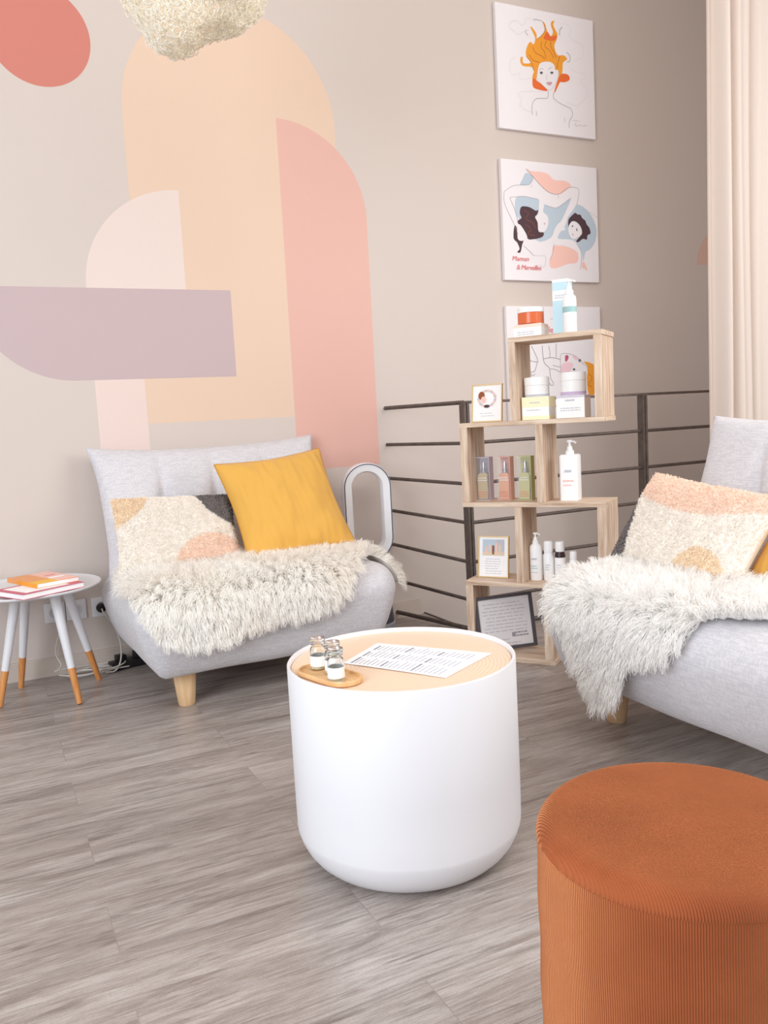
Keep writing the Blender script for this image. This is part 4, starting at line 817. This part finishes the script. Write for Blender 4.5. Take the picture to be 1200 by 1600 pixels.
# ------------------------------------------------------------------ crocheted pendant
M_yarn = mat('ivory_paper_yarn', (254, 250, 240), .8, var=(12, (255, 253, 247)))
N = M_yarn.node_tree.nodes; L = M_yarn.node_tree.links; trn = N.new('ShaderNodeBsdfTranslucent'); trn.inputs[0].default_value = (1, .97, .91, 1); mxs = N.new('ShaderNodeMixShader'); mxs.inputs[0].default_value = .4
L.new(N['Principled BSDF'].outputs[0], mxs.inputs[1]); L.new(trn.outputs[0], mxs.inputs[2]); L.new(mxs.outputs[0], N['Material Output'].inputs[0])
PL = (.675, 2.40, 2.325)
t = thing('crocheted_pendant', 'shaggy cream crocheted pendant lamp hanging at the top edge', 'lamp', PL)
def lamp_r(th, ph):   # th: 0 bottom .. pi top
    x, y, z = math.sin(th)*math.cos(ph), math.sin(th)*math.sin(ph), -math.cos(th)
    r = .235 + .035*noise.noise(Vector((x*2.1+3.3, y*2.1, z*2.1))) + .014*noise.noise(Vector((x*5, y*5+7, z*5)))
    r *= 1 + .16*max(0, -z-.1)*max(0, -x*.9+.25) - .20*max(0, -z)*max(0, x*.9-y*.43)
    return Vector((x*1.02*r, y*r, z*r*1.28))
yarn = MB(); rng_ = random.Random(5)
def ring_at(th, ph, r0, jit):
    c = lamp_r(th, ph); e = .02; a = (lamp_r(min(3.1, th+e), ph)-c).normalized(); b = lamp_r(th, ph+e/max(.1, math.sin(th)))-c; b = (b-a*b.dot(a)).normalized(); nn_ = a.cross(b)
    if nn_.dot(c) < 0: nn_ = -nn_
    t1 = rng_.uniform(-jit, jit); off = rng_.uniform(-.004, .006); k1, k2 = rng_.uniform(.75, 1.25), rng_.uniform(.75, 1.25); pts = []
    for k in range(9):
        q = 2*math.pi*k/9; pts.append(c+nn_*(off+r0*math.sin(q)*t1)+a*(r0*k1*math.cos(q))+b*(r0*k2*math.sin(q)))
    yarn.tube(pts, .0017, n=4, closed=True)
th = .02; spc = .0120
while th < 2.85:
    rr = (lamp_r(th, 1.0).xy.length+lamp_r(th, 4.0).xy.length)/2; nl = max(4, int(2*math.pi*rr/spc)); o_ = rng_.random()*6
    for k in range(nl): ring_at(max(.01, th+rng_.uniform(-.012, .012)), o_+2*math.pi*(k+rng_.uniform(-.25, .25))/nl, rng_.uniform(.0070, .0115), .9)
    th += spc/.285
yarn.build('shade', M_yarn, t, smooth=True)
MB().tube([(0, 0, .12), (0, 0, .972)], .003, n=8).build('cord', M_cap, t)
MB().lathe([(.05, .955), (.05, .974), (.046, .9745)], 32).build('ceiling_rose', M_cap, t, smooth='auto')
MB().lathe([(.001, -.05), (.02, -.045), (.03, -.025), (.03, -.005), (.018, .03), (.014, .05), (.014, .12), (.001, .121)], 24, cap=False).build('bulb', mat('lit_bulb', (255, 240, 215), .4, emit=((255, 242, 222), 22)), t, smooth='auto')

# ------------------------------------------------------------------ curtain
M_curt = mat('cream_linen_curtain', (238, 228, 220), .9, spec=.1, bump=(400, .15, .0008))
N = M_curt.node_tree.nodes; L = M_curt.node_tree.links; trn = N.new('ShaderNodeBsdfTranslucent'); trn.inputs[0].default_value = (.93, .88, .84, 1); mxs = N.new('ShaderNodeMixShader'); mxs.inputs[0].default_value = .4
L.new(N['Principled BSDF'].outputs[0], mxs.inputs[1]); L.new(trn.outputs[0], mxs.inputs[2]); L.new(mxs.outputs[0], N['Material Output'].inputs[0])
nx, nz = 260, 30; v = []; f = []
for j in range(nz+1):
    z = .012+3.27*j/nz
    for i in range(nx+1):
        s = i/nx; x = 2.965+1.1*s
        g = math.exp(-((s-.06)/.10)**2); amp = .020+.022*g
        ph = s*2*math.pi*8+2.2*math.sin(s*9)
        y = 2.74 + amp*math.sin(ph) + .012*math.sin(ph*2.3+1) * (1-.3*j/nz) + .006*math.sin(z*1.7+s*20)
        x += .010*math.cos(ph) + .004*math.sin(z*2.1+s*6)
        v.append((x, y, z))
for j in range(nz):
    for i in range(nx): a = j*(nx+1)+i; f.append((a, a+1, a+nx+2, a+nx+1))
cu = MB().add(v, f).build('curtain', M_curt, smooth=True); sm = cu.modifiers.new('thickness', 'SOLIDIFY'); sm.thickness = .0015
tag(cu, 'cream floor-length curtain hanging at the right edge behind the love seat', 'curtain')
tag(MB().box(2.9, 4.2, 2.70, 2.78, 3.278, 3.30).build('trim_2', M_cap), 'white curtain track', kind='structure')

# ------------------------------------------------------------------ sockets, plug, cables
M_sock = mat('socket_white', (232, 232, 236), .35)
M_black = mat('black_plastic', (38, 36, 38), .4)
M_cable = mat('white_cable', (214, 208, 200), .5)
for lb, x, z in (('white wall socket, empty, right of the side table leg', .300, .255), ('white wall socket with a black plug, close to the love seat', .399, .254), ('white wall socket mostly hidden behind the side table leg', .219, .255)):
    s = thing('wall_socket', lb, 'socket', (x, W-.0005, z), group='sockets on the back wall')
    MB().box(-.039, .039, -.010, 0, -.040, .040, bev=.003).build('face_plate', M_sock, s, smooth='auto')
    Rm = Matrix.Rotation(math.pi/2, 4, 'X')
    MB().lathe([(.022, .0102), (.022, .0115), (.0195, .0115), (.0185, .0040)], 32, cap=False, M=Rm).lathe([(.001, .0102), (.0185, .0102)], 32, cap=False, M=Rm).build('outlet_well', mat('socket_grey', (206, 206, 212), .4), s, smooth='auto')
    MB().lathe([(.0025, .0103), (.0025, .020), (.001, .021)], 12, M=Rm @ Matrix.Translation((0, .009, 0))).build('earth_pin', M_silver, s, smooth='auto')
s = thing('power_plug', 'black plug with a white cable in the socket beside the love seat', 'plug', (.394, W-.012, .252))
MB().lathe([(.018, .001), (.019, .004), (.019, .02), (.014, .032), (.008, .036)], 24, M=Matrix.Rotation(math.pi/2, 4, 'X')).build('plug_body', M_black, s, smooth='auto')
cp = [(.394, 3.510, .252), (.398, 3.485, .237), (.428, 3.47, .19), (.446, 3.465, .13), (.448, 3.46, .08), (.438, 3.45, .035), (.415, 3.44, .008), (.38, 3.45, .006)]
def sp3(pts, k=8):
    P = [Vector(p) for p in pts]; out = []
    for i in range(len(P)-1):
        p0 = P[max(i-1, 0)]; p1 = P[i]; p2 = P[i+1]; p3 = P[min(i+2, len(P)-1)]
        for j in range(k): t_ = j/k; out.append(.5*((2*p1)+(-p0+p2)*t_+(2*p0-5*p1+4*p2-p3)*t_*t_+(-p0+3*p1-3*p2+p3)*t_**3))
    return out+[P[-1]]
MB().tube([q-Vector((.394, W-.012, .252)) for q in sp3(cp)], .0032, n=8).build('cable', M_cable, s, smooth=True)
coil = []
for k in range(150):
    a = k*.145; rx = .105+.03*math.sin(k*.05); ry = .035+.012*math.sin(k*.11)
    coil.append(Vector((.34+rx*math.cos(a)+.03*math.sin(k*.07), 3.47+ry*math.sin(a), .006+.00018*k+.003*math.sin(k*.4))))
coil += sp3([coil[-1], (.22, 3.50, .05), (.205, 3.52, .10), (.225, 3.53, .17), (.245, 3.545, .215)])[1:]
tag(MB().tube(coil, .003, n=8).build('cable_coil', M_cable, smooth=True), 'loose coil of whitish cable on the floor behind the side table', 'cable')
s = thing('power_strip', 'black power strip on the floor beside the left end of the love seat', 'power strip', (.50, 3.50, 0), math.radians(12))
MB().box(-.10, .10, -.028, .028, .001, .034, bev=.005).build('body', M_black, s, smooth='auto')
MB().box(-.075, -.035, -.02, .02, .0342, .058, bev=.004).box(.0, .035, -.018, .018, .0342, .062, bev=.004).build('inserted_plug', M_black, s, smooth='auto')
